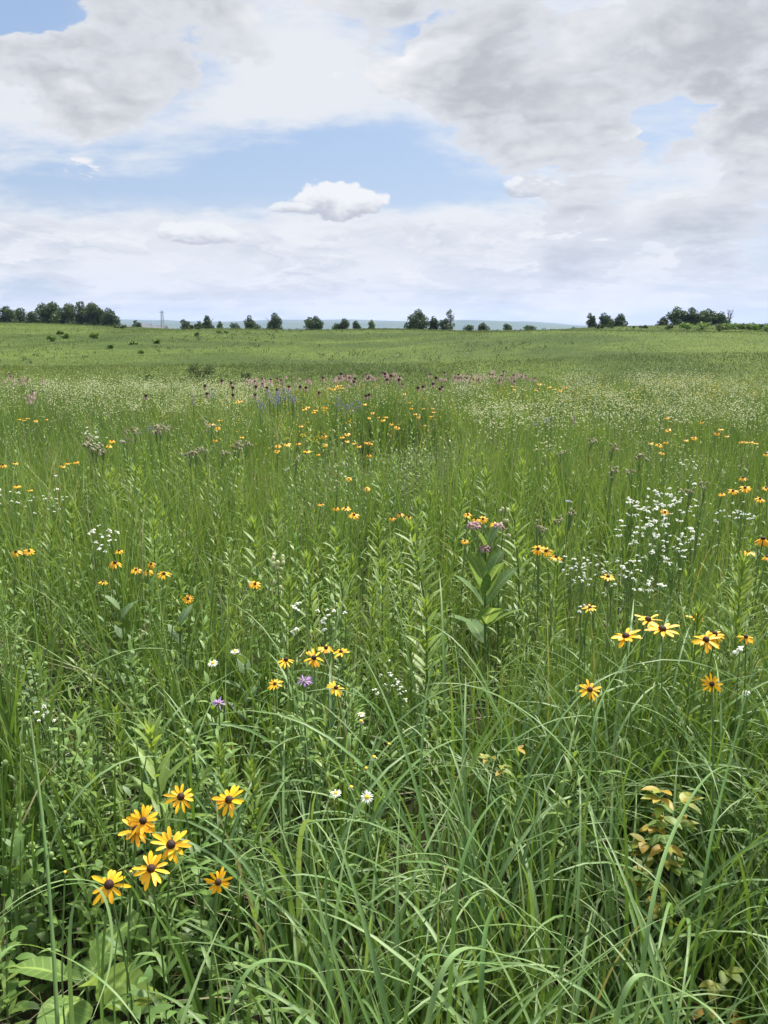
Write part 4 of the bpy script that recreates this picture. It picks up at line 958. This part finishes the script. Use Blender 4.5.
def broad_plant():
    x, y = at(84, 975, .27); z = float(ground(x, y))
    t = thing('broadleaf_plant', 'low plant with large rounded yellow-green leaves in the near left corner', 'plant', (x, y, z))
    for (px, py) in ((62, 985), (92, 1000), (100, 955), (20, 1010), (40, 975)): KEEP.append((px, py, 1.74, 34))
    MB().add(tube([[0, 0, 0], [.01, 0, .13], [0, .005, .265]], [.004, .0035, .003], 6)).build('stem', M['stem'], t)
    toc = math.atan2(-y, -x)
    for (a, el, L, W, zz, ti, r0) in ((.9, .35, .12, .085, .17, .72, .3), (-.5, .25, .13, .095, .16, .5, -.2), (2.3, .6, .11, .07, .18, .55, 0), (-1.9, .55, .12, .075, .18, .35, .2), (.2, .9, .085, .05, .19, .95, .3), (1.5, .1, .12, .08, .11, .9, .1), (-1.2, 0., .12, .08, .1, .3, .1), (2.9, .2, .12, .085, .12, .3, 0), (.35, -.1, .12, .085, .09, .4, .2)):
        d = np.array([math.cos(toc + a), math.sin(toc + a), .25]) * .03
        mb = MB().add(tube([[0, 0, 0], d], .0018, 4, .6), 1).add(strips([d], [toc + a], el, .75, L * 1.12, W * 1.12, 10, 'ovate', 1.4, roll=r0, fold=.14, tint=ti, k=3))
        mb.build('leaf', [M['broad'], M['stem']], t).location = (0, 0, zz + .075)
def round_leaves():
    for k, (px, py, h, lab) in enumerate(((180, 625, .55, 'clump of broad oval grey-green leaves below the lone yellow flower'), (245, 665, .5, 'clump of broad oval leaves left of the small yellow clump'), (120, 610, .56, 'single upright oval-leaved plant on the left'), (15, 860, .42, 'oval-leaved plant at the left edge'), (140, 940, .26, 'pale heart-shaped leaves under the near left clump'))):
        x, y = at(px, py, h); z = float(ground(x, y)); dep = depth_of(x, y, z + h); KEEP.append((px, py + 4, dep - .05, 18))
        t = thing('oval_leaved_plant', lab, 'plant', (x, y, z), U(0, 6), 'plants with broad oval leaves')
        P, st = stem_mesh(840 + k, h, .004, .03); link('stem', st, t)
        for j in range(9):
            q = .45 + .55 * j / 8
            MB().add(strips([[0, 0, 0]], [j * 2.4], .5 + .5 * q, .7, random.uniform(.075, .11) * (.75 if k == 3 else 1), random.uniform(.038, .05) * (.75 if k == 3 else 1), 8, 'ovate', 1.4, fold=.16, tint=random.uniform(.3, .7), k=3)).build('leaf', M['grey_leaf'] if k < 3 else M['broad'] if k == 4 else M['forb'], t).location = (0, 0, q * h)
def drifts():
    """flowers beyond counting that whiten and yellow the far rim of the meadow"""
    def drift(name, label, mat, n, box, size, hh):
        px = U(box[0], box[2], n * 3); py = box[1] + (box[3] - box[1]) * rng.random(n * 3) ** 2.3
        C = []; 
        keep = rng.random(n * 3) < sstep(.2, .6, vnoise(px / 26. + 5, py / 9.))
        px, py = px[keep][:n], py[keep][:n]; h = hh + rng.normal(0, .07, len(px)); x, y = at_many(px, py, h)
        ok = (y < 17.6) & (y > 1); x, y, h = x[ok] + rng.normal(0, .1, ok.sum()), y[ok] + rng.normal(0, .5, ok.sum()), h[ok]
        C = np.stack([x, y, ground(x, y) + h], -1); m = len(C)
        K = 18; j = np.repeat(np.arange(m), K); sp_ = U(.03, .13, m)[j][:, None]; Q = C[j] + rng.normal(0, 1, (m * K, 3)) * sp_ * [1, 1, .8] - [0, 0, .03]
        mb = MB().add(puffs(Q, U(size * .25, size * .62, m * K), np.clip(U(0, .8, m)[j] + U(-.2, .3, m * K), 0, 1), .6))
        b = C.copy(); b[:, 2] -= .3
        mb.add(strips(b, U(0, 6.3, m), np.pi / 2, .05, .3, .005, 2, 'strap', tint=.6), 1)
        o = mb.build(name, [M[mat], M['stem']]); o['kind'] = 'stuff'; o['label'] = label; o['category'] = 'wildflowers'
    drift('white_flower_drift', 'hazy drift of white flowers along the far left of the meadow', 'cream', 560, (0, 382, 260, 404), .014, .74)
    drift('white_flower_drift', 'thin white flowers in the far middle of the meadow', 'cream', 230, (230, 381, 480, 400), .012, .74)
    drift('cream_flower_drift', 'pale cream flower heads covering the far right of the meadow', 'cream', 950, (460, 374, 768, 418), .0135, .80)
    drift('cream_flower_drift', 'scattered pale flower heads in the right meadow', 'cream', 70, (560, 415, 768, 480), .007, .78)
    drift('white_flower_drift', 'scattered white specks on the left meadow', 'cream', 60, (0, 402, 240, 440), .010, .72)
    drift('yellow_flower_drift', 'faint yellow flowers in the far right of the meadow', 'yellow', 90, (480, 380, 768, 400), .012, .78)
    drift('yellow_flower_drift', 'faint yellow flowers in the far middle', 'yellow', 60, (190, 384, 440, 440), .011, .76)

# ------------------------------------------------------------------ shrubs, trees, buildings far off
def leaf_cloud(C, Rr, n, size, seed, squash=.85):
    r_ = np.random.default_rng(seed); C = np.asarray(C, float); Rr = np.asarray(Rr, float)
    w = Rr ** 2; i = r_.choice(len(C), n, p=w / w.sum())
    v = r_.normal(0, 1, (n, 3)); v /= np.linalg.norm(v, axis=1)[:, None]
    P = C[i] + v * (Rr[i] * r_.uniform(.35, 1.08, n) ** .6)[:, None] * [1, 1, squash]
    u = r_.normal(0, 1, (n, 3)); u /= np.linalg.norm(u, axis=1)[:, None]
    q = np.cross(u, r_.normal(0, 1, (n, 3))); q /= np.linalg.norm(q, axis=1)[:, None]
    s = size * r_.uniform(.6, 1.4, n)[:, None]
    V = np.stack([P - u * s, P + q * s * .6, P + u * s, P - q * s * .6], 1).reshape(-1, 3)
    F = np.arange(n * 4).reshape(-1, 4)
    tint = np.clip(r_.uniform(0, 1, len(C))[i] * .6 + r_.uniform(0, .4, n), 0, 1)
    return V, F, np.repeat(tint, 4), np.zeros(n * 4)
def tree(px, top, wpx, base, D, label, kind='dense', mat='tree', seed=0, name='tree', group='trees along the skyline', bare=False):
    r_ = np.random.default_rng(seed + 1000)
    az = ray(px, 328); x = az[0] / az[1] * D; y = D; z = float(ground(x, y)) - .1
    zt = EYE + (328 - top) / F_PX * D; h = zt - z; w = wpx / F_PX * D
    t = thing(name, label, 'tree', (x, y, z), 0., group)
    mb = MB(); tw = max(.05, h * .022)
    mb.add(tube([[0, 0, -.2], [.02 * h, 0, h * .3], [0, 0, h * .72]], [tw * 1.4, tw, tw * .35], 7))
    for k in range(6):
        a = k * 2.4; e = np.array([math.cos(a) * w * .33, math.sin(a) * w * .33, h * r_.uniform(.55, .9)])
        mb.add(tube([[0, 0, h * r_.uniform(.25, .5)], e * [.5, .5, .85], e], [tw * .6, tw * .4, tw * .15], 5))
    if bare:
        for k in range(46):
            a = r_.uniform(0, 6.3); s = np.array([math.cos(a) * w * .2, math.sin(a) * w * .2, h * r_.uniform(.45, .85)]); e = s + np.array([math.cos(a) * w * .3, math.sin(a) * w * .3, h * r_.uniform(.02, .16)])
            mb.add(tube([s, (s + e) / 2 + [0, 0, .1], e], [tw * .3, tw * .2, tw * .1], 4))
    mb.build('trunk', M['bark'], t)
    if bare: return t
    skew = r_.uniform(-.14, .14) * w; nb = 30 if kind == 'dense' else 11; w *= 1.14 if kind == 'dense' else 1.1; lobes = [(r_.uniform(-.26, .26) * w, r_.uniform(-.2, .2) * w, r_.uniform(.74, .98)) for _ in range(3)]; lobes[0] = (lobes[0][0] * .5, 0, 1.); C = []; Rr = []
    lo = .06 if kind == 'dense' else .3
    for k in range(nb):
        f = (k + .5) / nb; zz = h * (lo + (.84 - lo) * f); env = math.sin(math.pi * min(1, (f * .70 + .30))) ** .5
        rr = w * .5 * env * math.sqrt(r_.random()) * (.72 if kind == 'dense' else .6); a = r_.uniform(0, 6.3)
        lb = lobes[k % 3] if kind == 'dense' else (0, 0, 1); C.append((rr * math.cos(a) * (.72 if kind == 'dense' else 1) + skew * f + lb[0], rr * math.sin(a) + lb[1], (zz + r_.uniform(-.05, .05) * h) * lb[2])); Rr.append(w * r_.uniform(.10, .24) * (1 if kind == 'dense' else .7))
    if kind == 'dense': C.append((lobes[0][0] + skew * .8, 0, h * .9)); Rr.append(w * .15)
    n = int(np.clip(3600 * (w / 5) * (h / 6) ** .7, 1200, 9000)) if kind == 'dense' else 520
    MB().add(leaf_cloud(C, Rr, n, (.13 if kind == 'dense' else .08) + .014 * w, seed)).build('crown', M[mat], t, smooth=False)
    return t
def skyline():
    L = [  # centre, top, width, distance, label, kind, material
        (7, 308, 22, 255, 'dark tree at the left edge of the skyline', 'dense', 'tree'), (22, 310, 20, 262, 'low dark tree second from the left edge', 'dense', 'tree'), (33, 312, 16, 250, 'smallest rounded tree of the left group, beside a gap', 'dense', 'tree'),
        (53, 304, 27, 258, 'tall rounded tree right of the gap in the left group', 'dense', 'tree'), (68, 307, 22, 250, 'shorter tree between the two tallest of the left group', 'dense', 'tree'), (81, 303, 24, 262, 'tallest tree of the left group', 'dense', 'tree'), (94, 304, 23, 255, 'tall tree merging with the right side of the left group', 'dense', 'tree'), (110, 309, 19, 250, 'rounded tree ending the left group on the right', 'dense', 'tree'),
        (137, 320, 9, 300, 'little tree beside the grey roofed sheds', 'dense', 'tree'), (186, 320, 12, 270, 'small round tree right of the lattice mast', 'dense', 'tree'), (199, 321, 10, 275, 'small tree left of the forked tree past the mast', 'dense', 'tree'), (210, 316, 14, 270, 'open forked tree right of the lattice mast', 'dense', 'tree'), (219, 321, 8, 275, 'small tree touching the right side of the forked tree', 'dense', 'tree'),
        (236, 323, 10, 250, 'low bush left of the two matching rounded trees', 'dense', 'tree'), (248, 316, 14, 250, 'narrower one of the two matching rounded trees', 'dense', 'tree'), (271, 314, 19, 250, 'wider square-topped one of the two matching rounded trees', 'dense', 'tree'), (259, 324, 10, 255, 'low bush between the two matching rounded trees', 'dense', 'tree'),
        (314, 317, 18, 245, 'lone squat tree standing by itself left of centre', 'dense', 'tree'), (344, 319, 14, 245, 'rounded tree with two paler trees on its right', 'dense', 'tree'), (336, 323, 9, 245, 'low bush at the left foot of a rounded tree', 'dense', 'tree'), (357, 321, 11, 250, 'small tree between a rounded tree and the palest one', 'dense', 'tree'), (371, 320, 10, 255, 'palest small tree on the skyline', 'dense', 'tree_pale'),
        (416, 311, 24, 240, 'bushy dark tree right of centre', 'dense', 'tree'), (431, 317, 15, 240, 'lower tree leaning on the bushy one right of centre', 'dense', 'tree'), (450, 307, 13, 238, 'tall thin feathery tree right of centre', 'open', 'tree'), (447, 319, 15, 236, 'dark bush at the foot of the tall feathery tree', 'dense', 'tree'),
        (470, 325, 11, 240, 'low bush right of the feathery tree, left one of two', 'dense', 'tree'), (482, 323, 12, 240, 'low bush right of the feathery tree, right one of two', 'dense', 'tree'), (507, 324, 11, 250, 'tiny bush alone against the blue hills', 'dense', 'tree'), (527, 326, 12, 235, 'flat bush just showing over the ridge', 'dense', 'tree'),
        (591, 313, 11, 235, 'small slender tree left of the wide dome-shaped tree', 'dense', 'tree'), (605, 314, 18, 232, 'left half of the dome-shaped pair of trees on the right', 'dense', 'tree'), (618, 315, 19, 232, 'right lower half of the dome-shaped pair of trees', 'dense', 'tree'), (661, 317, 14, 228, 'small tree left of the long grove on the right', 'dense', 'tree'),
        (680, 308, 22, 225, 'tallest tree at the left end of the right grove', 'dense', 'tree'), (694, 309, 21, 225, 'second tree of the right grove', 'dense', 'tree'), (707, 310, 21, 224, 'third tree of the right grove', 'dense', 'tree'), (720, 313, 19, 222, 'rounded tree at the right end of the right grove', 'dense', 'tree')]
    for i, (px, top, w, D, lab, kd, mt) in enumerate(L): tree(px, top, w, 327, D, lab, kd, mt, seed=i * 13 + 5)
    tree(729, 308, 7, 327, 220, 'bare leafless little tree behind the right grove', seed=900, bare=True)
    # grey sheds
    def shed(px0, px1, ytop, D, roofh, label):
        x0 = (px0 - 384) / F_PX * D; x1 = (px1 - 384) / F_PX * D; z1 = EYE + (328 - ytop) / F_PX * D
        cx = (x0 + x1) / 2; w = x1 - x0; z0 = float(ground(cx, D)) - .3; H = z1 - z0; eave = H - roofh; dp = 9.
        t = thing('farm_shed', label, 'shed', (cx, D, z0), 0., 'grey roofed sheds on the skyline')
        def prism(P0, y0, y1):
            P0 = np.array(P0); n = len(P0); V = np.concatenate([np.stack([P0[:, 0], 0 * P0[:, 0] + y0, P0[:, 1]], -1), np.stack([P0[:, 0], 0 * P0[:, 0] + y1, P0[:, 1]], -1)])
            return V
        hx = w / 2
        V = np.array([[-hx, 0, 0], [hx, 0, 0], [hx, dp, 0], [-hx, dp, 0], [-hx, 0, eave], [hx, 0, eave], [hx, dp, eave], [-hx, dp, eave]])
        F = np.array([[0, 1, 5, 4], [1, 2, 6, 5], [2, 3, 7, 6], [3, 0, 4, 7]]); o_ = (V, F, np.zeros(8), np.zeros(8))
        MB().add(o_).build('wall', M['wallp'], t, smooth=False)
        e = .4; V = np.array([[-hx - e, -e, eave + .02], [hx + e, -e, eave + .02], [hx + e, dp / 2, H], [-hx - e, dp / 2, H], [hx + e, dp + e, eave + .02], [-hx - e, dp + e, eave + .02], [-hx - e, -e, eave - .12], [hx + e, -e, eave - .12], [hx + e, dp + e, eave - .12], [-hx - e, dp + e, eave - .12]])
        F = np.array([[0, 1, 2, 3], [3, 2, 4, 5], [6, 7, 1, 0], [8, 9, 5, 4], [7, 8, 4, 2], [1, 7, 2, 2], [9, 6, 0, 3], [5, 9, 3, 3]])
        MB().add((V, F[:5], np.zeros(10), np.zeros(10))).build('roof', M['roof'], t, smooth=False)
        for q in (-.5, 0., .5):
            d = .05; V = np.array([[q * w - 1.1, -d, 0.], [q * w + 1.1, -d, 0.], [q * w + 1.1, -d, eave * .7], [q * w - 1.1, -d, eave * .7]]) * [.8, 1, 1]
            MB().add((V, np.array([[0, 1, 2, 3]]), np.zeros(4), np.zeros(4))).build('door', M['metal'], t, smooth=False)
    shed(106, 133, 325, 330, 2.0, 'long grey roofed shed next to the left tree group')
    shed(139, 153, 323.5, 340, 2.2, 'paler peaked shed between the small tree and the mast')
    shed(150, 168, 325, 335, 2.0, 'low grey shed at the foot of the lattice mast')
    # lattice mast
    D = 320; x = (168 - 384) / F_PX * D; z = float(ground(x, D)); H = EYE + (328 - 311.5) / F_PX * D - z
    t = thing('lattice_mast', 'thin steel lattice mast rising beside the sheds', 'mast', (x, D, z))
    b, c = .62, .30
    for sx, sy in ((-1, -1), (1, -1), (1, 1), (-1, 1)): MB().add(tube([[sx * b, sy * b, 0], [sx * c, sy * c, H]], .06, 5)).build('leg', M['metal'], t)
    mb = MB(); n = 9
    for k in range(n):
        f0, f1 = k / n, (k + 1) / n; r0 = b + (c - b) * f0; r1 = b + (c - b) * f1
        for (p, q) in (((-1, -1), (1, -1)), ((1, -1), (1, 1)), ((1, 1), (-1, 1)), ((-1, 1), (-1, -1))):
            mb.add(tube([[p[0] * r0, p[1] * r0, f0 * H], [q[0] * r1, q[1] * r1, f1 * H]], .035, 4)); mb.add(tube([[p[0] * r1, p[1] * r1, f1 * H], [q[0] * r1, q[1] * r1, f1 * H]], .03, 4))
    mb.build('lattice', M['metal'], t)
    MB().add(tube([[-1.0, 0, H * .93], [1.0, 0, H * .93]], .06, 5)).build('crossarm', M['metal'], t)
def shrub(px, py, wpx, hpx, label, h=None, seed=0, mat='shrub', group='dark shrubs on the rising field'):
    x, y = at(px, py, 0.05); z = float(ground(x, y)); u = depth_of(x, y, z) / F_PX
    w = wpx * u; hh = hpx * u; r_ = np.random.default_rng(seed)
    t = thing('shrub', label, 'shrub', (x, y, z), 0., group)
    nb = 9; C = [(r_.uniform(-.36, .36) * w, r_.uniform(-.3, .3) * w, hh * r_.uniform(.2, .72)) for _ in range(nb)]; Rr = [min(w, hh * 1.2) * r_.uniform(.22, .34) for _ in range(nb)]
    MB().add(leaf_cloud(C, Rr, 260 if wpx < 20 else 1500, (.9 if wpx < 20 else .5) * u + .012, seed)).build('foliage', M[mat], t, smooth=False)
    mb = MB()
    for k in range(7):
        c = C[k]; mb.add(tube([[c[0] * .2, c[1] * .2, -.05], [c[0] * .6, c[1] * .6, c[2] * .5], c], [.02, .014, .008], 4))
    mb.build('stem', M['bark'], t)
def shrubs():
    shrub(200, 376, 30, 14, 'large dark bush just beyond the flower meadow', seed=1)
    for i, (px, py, w, h, lab) in enumerate(((246, 377, 14, 8, 'smaller dark bush right of the large one'), (51, 341, 12, 7, 'dark shrub far left on the slope, left one of a pair'), (66, 338, 9, 6, 'shrub far left on the slope, right one of a pair'), (95, 338, 10, 7, 'shrub on the slope beneath the left trees'), (110, 348, 8, 5, 'lone shrub lower on the slope'), (133, 344, 9, 5, 'shrub on the slope beneath the sheds'), (156, 343, 8, 5, 'shrub beneath the lattice mast'), (141, 353, 5, 5, 'dark dot of a shrub lowest on the left slope'), (197, 336, 4, 6, 'slim upright shrub on the ridge right of the mast'), (222, 333, 14, 4, 'flat shrub on the ridge left of the matching trees'), (60, 334, 10, 4, 'flat shrub under the tallest left trees'), (150, 378, 9, 5, 'small bush at the meadow edge left of the large one'), (46, 388, 22, 10, 'bush amid white flowers at the far left'))):
        shrub(px, py, w, h * .85, lab, seed=20 + i, mat='shrub' if i == 0 else 'forb')
    for i, (px, py, w, h, lab) in enumerate(((121, 328, 16, 4, 'low hedge scrub at the right foot of the left tree group'), (228, 328, 18, 4, 'low hedge scrub left of the two matching trees'), (262, 328, 22, 4, 'low hedge scrub between the feet of the matching trees'), (350, 328, 24, 4, 'low hedge scrub at the foot of the tree with paler neighbours'), (388, 328, 26, 4, 'low hedge scrub right of the palest tree'), (428, 329, 26, 4, 'low hedge scrub under the bushy dark tree'), (606, 328, 26, 4, 'low hedge scrub under the dome-shaped trees'), (196, 329, 26, 4, 'low hedge scrub under the forked tree'))):
        shrub(px, py, w, h, lab, seed=140 + i, group='low hedge scrub along the ridge')
    # scrub on the ridge at the right
    lab = ['beneath the right grove, leftmost', 'beneath the left half of the grove', 'beneath the middle of the grove', 'beneath the right end of the grove', 'just right of the grove', 'under the bare tree', 'right of the bare tree', 'fourth from the right edge', 'third from the right edge', 'second from the right edge', 'cut by the right edge', 'left of the dome-shaped trees', 'right of the dome-shaped trees']
    for i, (px, py, w, h) in enumerate(((668, 329, 12, 6), (686, 329, 16, 7), (704, 330, 18, 9), (720, 331, 16, 9), (728, 329, 12, 7), (735, 329, 11, 7), (743, 329, 11, 7), (750, 330, 12, 8), (757, 330, 11, 7), (762, 330, 11, 7), (768, 331, 12, 8), (582, 328, 22, 4), (640, 328, 20, 3))):
        shrub(px, py, w, h, f'low ridge shrub {lab[i]}', seed=60 + i, mat='forb' if i % 3 else 'shrub', group='low scrub on the right ridge')
def hero_blades():
    """single large arching blades and tall stalks right at the photographer's feet; points are (pixel, pixel, distance ahead)"""
    mb = MB(); stalks = MB()
    def world(p): d = ray(p[0], p[1]); return np.array([0, 0, EYE]) + d * (p[2] / d[1])
    def ribbon(pts, w, tint, roll=.3):
        P = np.array([world(p) for p in pts]); n = 40; w *= .85
        if pts[0][1] > 1024 and P[0][2] > .06: P[0] = [P[0][0], P[0][1] + .02, float(ground(P[0][0], P[0][1])) - .02]
        elif P[0][2] > .06:      # every blade grows out of the ground
            f0 = P[0] - (P[1] - P[0]) * .25; P = np.concatenate([[[f0[0], f0[1], float(ground(f0[0], f0[1])) - .02]], P])
        tt = np.linspace(0, 1, len(P)); t = np.linspace(0, 1, n)
        # smooth interpolation through the points
        Q = np.zeros((n, 3))
        for c in range(3):
            m = np.gradient(P[:, c], tt); i = np.clip(np.searchsorted(tt, t) - 1, 0, len(P) - 2); hq = tt[i + 1] - tt[i]; s = (t - tt[i]) / hq
            Q[:, c] = (2 * s ** 3 - 3 * s ** 2 + 1) * P[i, c] + (s ** 3 - 2 * s ** 2 + s) * hq * m[i] + (-2 * s ** 3 + 3 * s ** 2) * P[i + 1, c] + (s ** 3 - s ** 2) * hq * m[i + 1]
        for _ in range(26): Q[1:-1] = (Q[:-2] + 2 * Q[1:-1] + Q[2:]) / 4
        T = np.gradient(Q, axis=0); T /= np.linalg.norm(T, axis=1)[:, None]
        sd = np.cross(T, [0, 0, 1.]); sd /= np.linalg.norm(sd, axis=1)[:, None] + 1e-6
        for i in range(1, n):
            if sd[i] @ sd[i - 1] < 0: sd[i] *= -1
        nn = np.cross(sd, T); wv = sd * math.cos(roll) + nn * math.sin(roll); hw = (w * PROF['grass'](t) / 2)[:, None]
        V = np.stack([Q - wv * hw + nn * hw * .3, Q, Q + wv * hw + nn * hw * .3], 1).reshape(-1, 3)
        i = (np.arange(n - 1) * 3)[:, None] + np.arange(2)[None]; i = i.reshape(-1)
        mb.add((V, np.stack([i, i + 1, i + 4, i + 3], -1), np.full(len(V), tint), np.repeat(t, 3)))
    ribbon([(62, 1060, .9), (68, 1000, .98), (72, 900, 1.05), (100, 878, 1.05), (118, 950, 1.0), (90, 1024, .9)], .009, .8, .5)
    ribbon([(80, 1060, .8), (100, 985, .95), (97, 930, 1.0), (96, 905, 1.0)], .008, .5, .9)
    ribbon([(-30, 1000, .8), (40, 948, .9), (110, 985, .92), (150, 1040, .85)], .009, .8, .3)
    ribbon([(385, 1080, .75), (420, 985, .85), (490, 958, .95), (545, 965, 1.0), (580, 1010, .95)], .011, .95, .2)
    ribbon([(380, 1070, .8), (400, 985, .9), (450, 965, .95), (510, 965, 1.0), (560, 990, 1.02)], .009, .6, .25)
    ribbon([(450, 960, 1.15), (462, 850, 1.25), (500, 790, 1.35), (530, 800, 1.35), (540, 862, 1.3)], .011, .45, .5)
    ribbon([(560, 1000, 1.1), (565, 900, 1.2), (577, 855, 1.25), (575, 905, 1.2), (555, 1000, 1.1)], .012, .35, 1.0)
    ribbon([(480, 1020, .95), (484, 930, 1.1), (500, 898, 1.15), (525, 940, 1.12), (545, 985, 1.1)], .012, .3, .7)
    ribbon([(600, 1070, .85), (610, 1000, .95), (660, 985, 1.0), (715, 1010, 1.0), (745, 1060, .9)], .011, .9, .2)
    ribbon([(160, 1080, .8), (215, 1000, .92), (290, 965, 1.0), (320, 975, 1.0), (345, 1040, .95)], .011, .7, .25)
    ribbon([(100, 900, 1.35), (150, 870, 1.4), (205, 830, 1.5), (255, 770, 1.6)], .010, .45, .9)
    ribbon([(112, 1000, 1.1), (120, 930, 1.2), (125, 860, 1.3), (136, 790, 1.4)], .010, .35, 1.1)
    ribbon([(330, 1000, 1.1), (325, 900, 1.25), (328, 800, 1.4), (330, 760, 1.45)], .008, .5, 1.0)
    ribbon([(420, 800, 1.7), (425, 700, 1.9), (440, 640, 2.0), (470, 610, 2.05)], .009, .6, .6)
    ribbon([(700, 900, 1.3), (720, 800, 1.5), (745, 700, 1.65), (760, 640, 1.75)], .011, .5, .8)
    ribbon([(640, 960, 1.1), (665, 850, 1.3), (700, 780, 1.45), (735, 760, 1.5), (770, 800, 1.45)], .010, .65, .4)
    ribbon([(590, 760, 1.7), (600, 700, 1.85), (640, 640, 2.0), (670, 600, 2.1)], .009, .7, .6)
    ribbon([(20, 700, 1.9), (60, 680, 1.95), (95, 652, 2.0)], .006, .9, .3)
    ribbon([(180, 720, 1.8), (215, 685, 1.9), (245, 665, 1.95), (262, 680, 1.9)], .006, .9, .3)
    o = mb.build('arching_grass', M['bluestem']); o['kind'] = 'stuff'; o['label'] = 'large single arching grass blades nearest the camera'; o['category'] = 'grass'
    P = np.array([world(p) for p in ((60, 1070, .95), (54, 960, 1.02), (47, 860, 1.1), (38, 780, 1.18), (30, 715, 1.25))])
    t = thing('grass_stalk', 'thick upright green grass stalk at the near left, taller than its neighbours', 'grass stalk', tuple(P[0]))
    MB().add(tube(P - P[0], [.0032, .003, .0027, .0023, .0013], 8, .65)).build('culm', M['bluestem'], t)
    b = P[2] - P[0]; MB().add(strips([b], [.6], 1.2, 1.9, .26, .008, 9, 'grass', 1.6, fold=.3, tint=.9, k=3)).build('blade', M['bluestem'], t)
def haze():
    x0, x1, y0, y1, z0, z1 = -11200, 11200, -60, 11200, -40, 170
    V = np.array([[x, y, z] for z in (z0, z1) for y in (y0, y1) for x in (x0, x1)], float)
    F = np.array([[0, 2, 3, 1], [4, 5, 7, 6], [0, 1, 5, 4], [2, 6, 7, 3], [0, 4, 6, 2], [1, 3, 7, 5]])
    m = bpy.data.materials.new('haze'); m.use_nodes = True; g = G(m.node_tree); g.n.clear()
    pv = g.new('ShaderNodeVolumePrincipled'); pv.inputs['Color'].default_value = (.52, .64, 1.0, 1); pv.inputs['Density'].default_value = HAZE; pv.inputs['Anisotropy'].default_value = .2
    o = g.new('ShaderNodeOutputMaterial'); g.l.new(pv.outputs[0], o.inputs['Volume'])
    h = MB().add((V, F, np.zeros(8), np.zeros(8))).build('haze', m, smooth=False); h['kind'] = 'stuff'; h.display_type = 'WIRE'

susans(); daisies(); sprigs(); shoots(); bergamots(); bud_plants(); milkweed()
pod_stalk(277, 556, .74, 'tall pale stalk with cream pods left of centre'); pod_stalk(505, 507, .84, 'pale podded stalk just behind the milkweed', 10); pod_stalk(338, 466, .80, 'podded stalk farther back, below the yellow band at the centre', 9)
seedheads(); violets(); coneflowers(); vines(); broad_plant(); round_leaves()
grass(); filler(); hero_blades(); drifts()
skyline(); shrubs()
HAZE = 6e-5
if 1: haze()
EXPOSURE = 1.08
import os
if os.environ.get('LABELS'):
    for o in bpy.data.objects:
        if 'label' in o and o.get('category') and not 4 <= len(o['label'].replace('-', ' ').split()) <= 16: print('LONG', o.name, len(o['label'].split()), o['label'])

# ------------------------------------------------------------------ render settings
vs = SC.view_settings
SC.display_settings.display_device = 'sRGB'
vs.view_transform = 'Standard'; vs.look = 'None'; vs.exposure = EXPOSURE; vs.gamma = 1.0; vs.use_curve_mapping = False
SC.render.engine = 'CYCLES'
cy = SC.cycles
cy.use_denoising = True
cy.max_bounces = 6; cy.diffuse_bounces = 4; cy.glossy_bounces = 2; cy.transmission_bounces = 4; cy.transparent_max_bounces = 8; cy.volume_bounces = 0
cy.sample_clamp_indirect = 6
cy.use_adaptive_sampling = True; cy.adaptive_threshold = 0.01
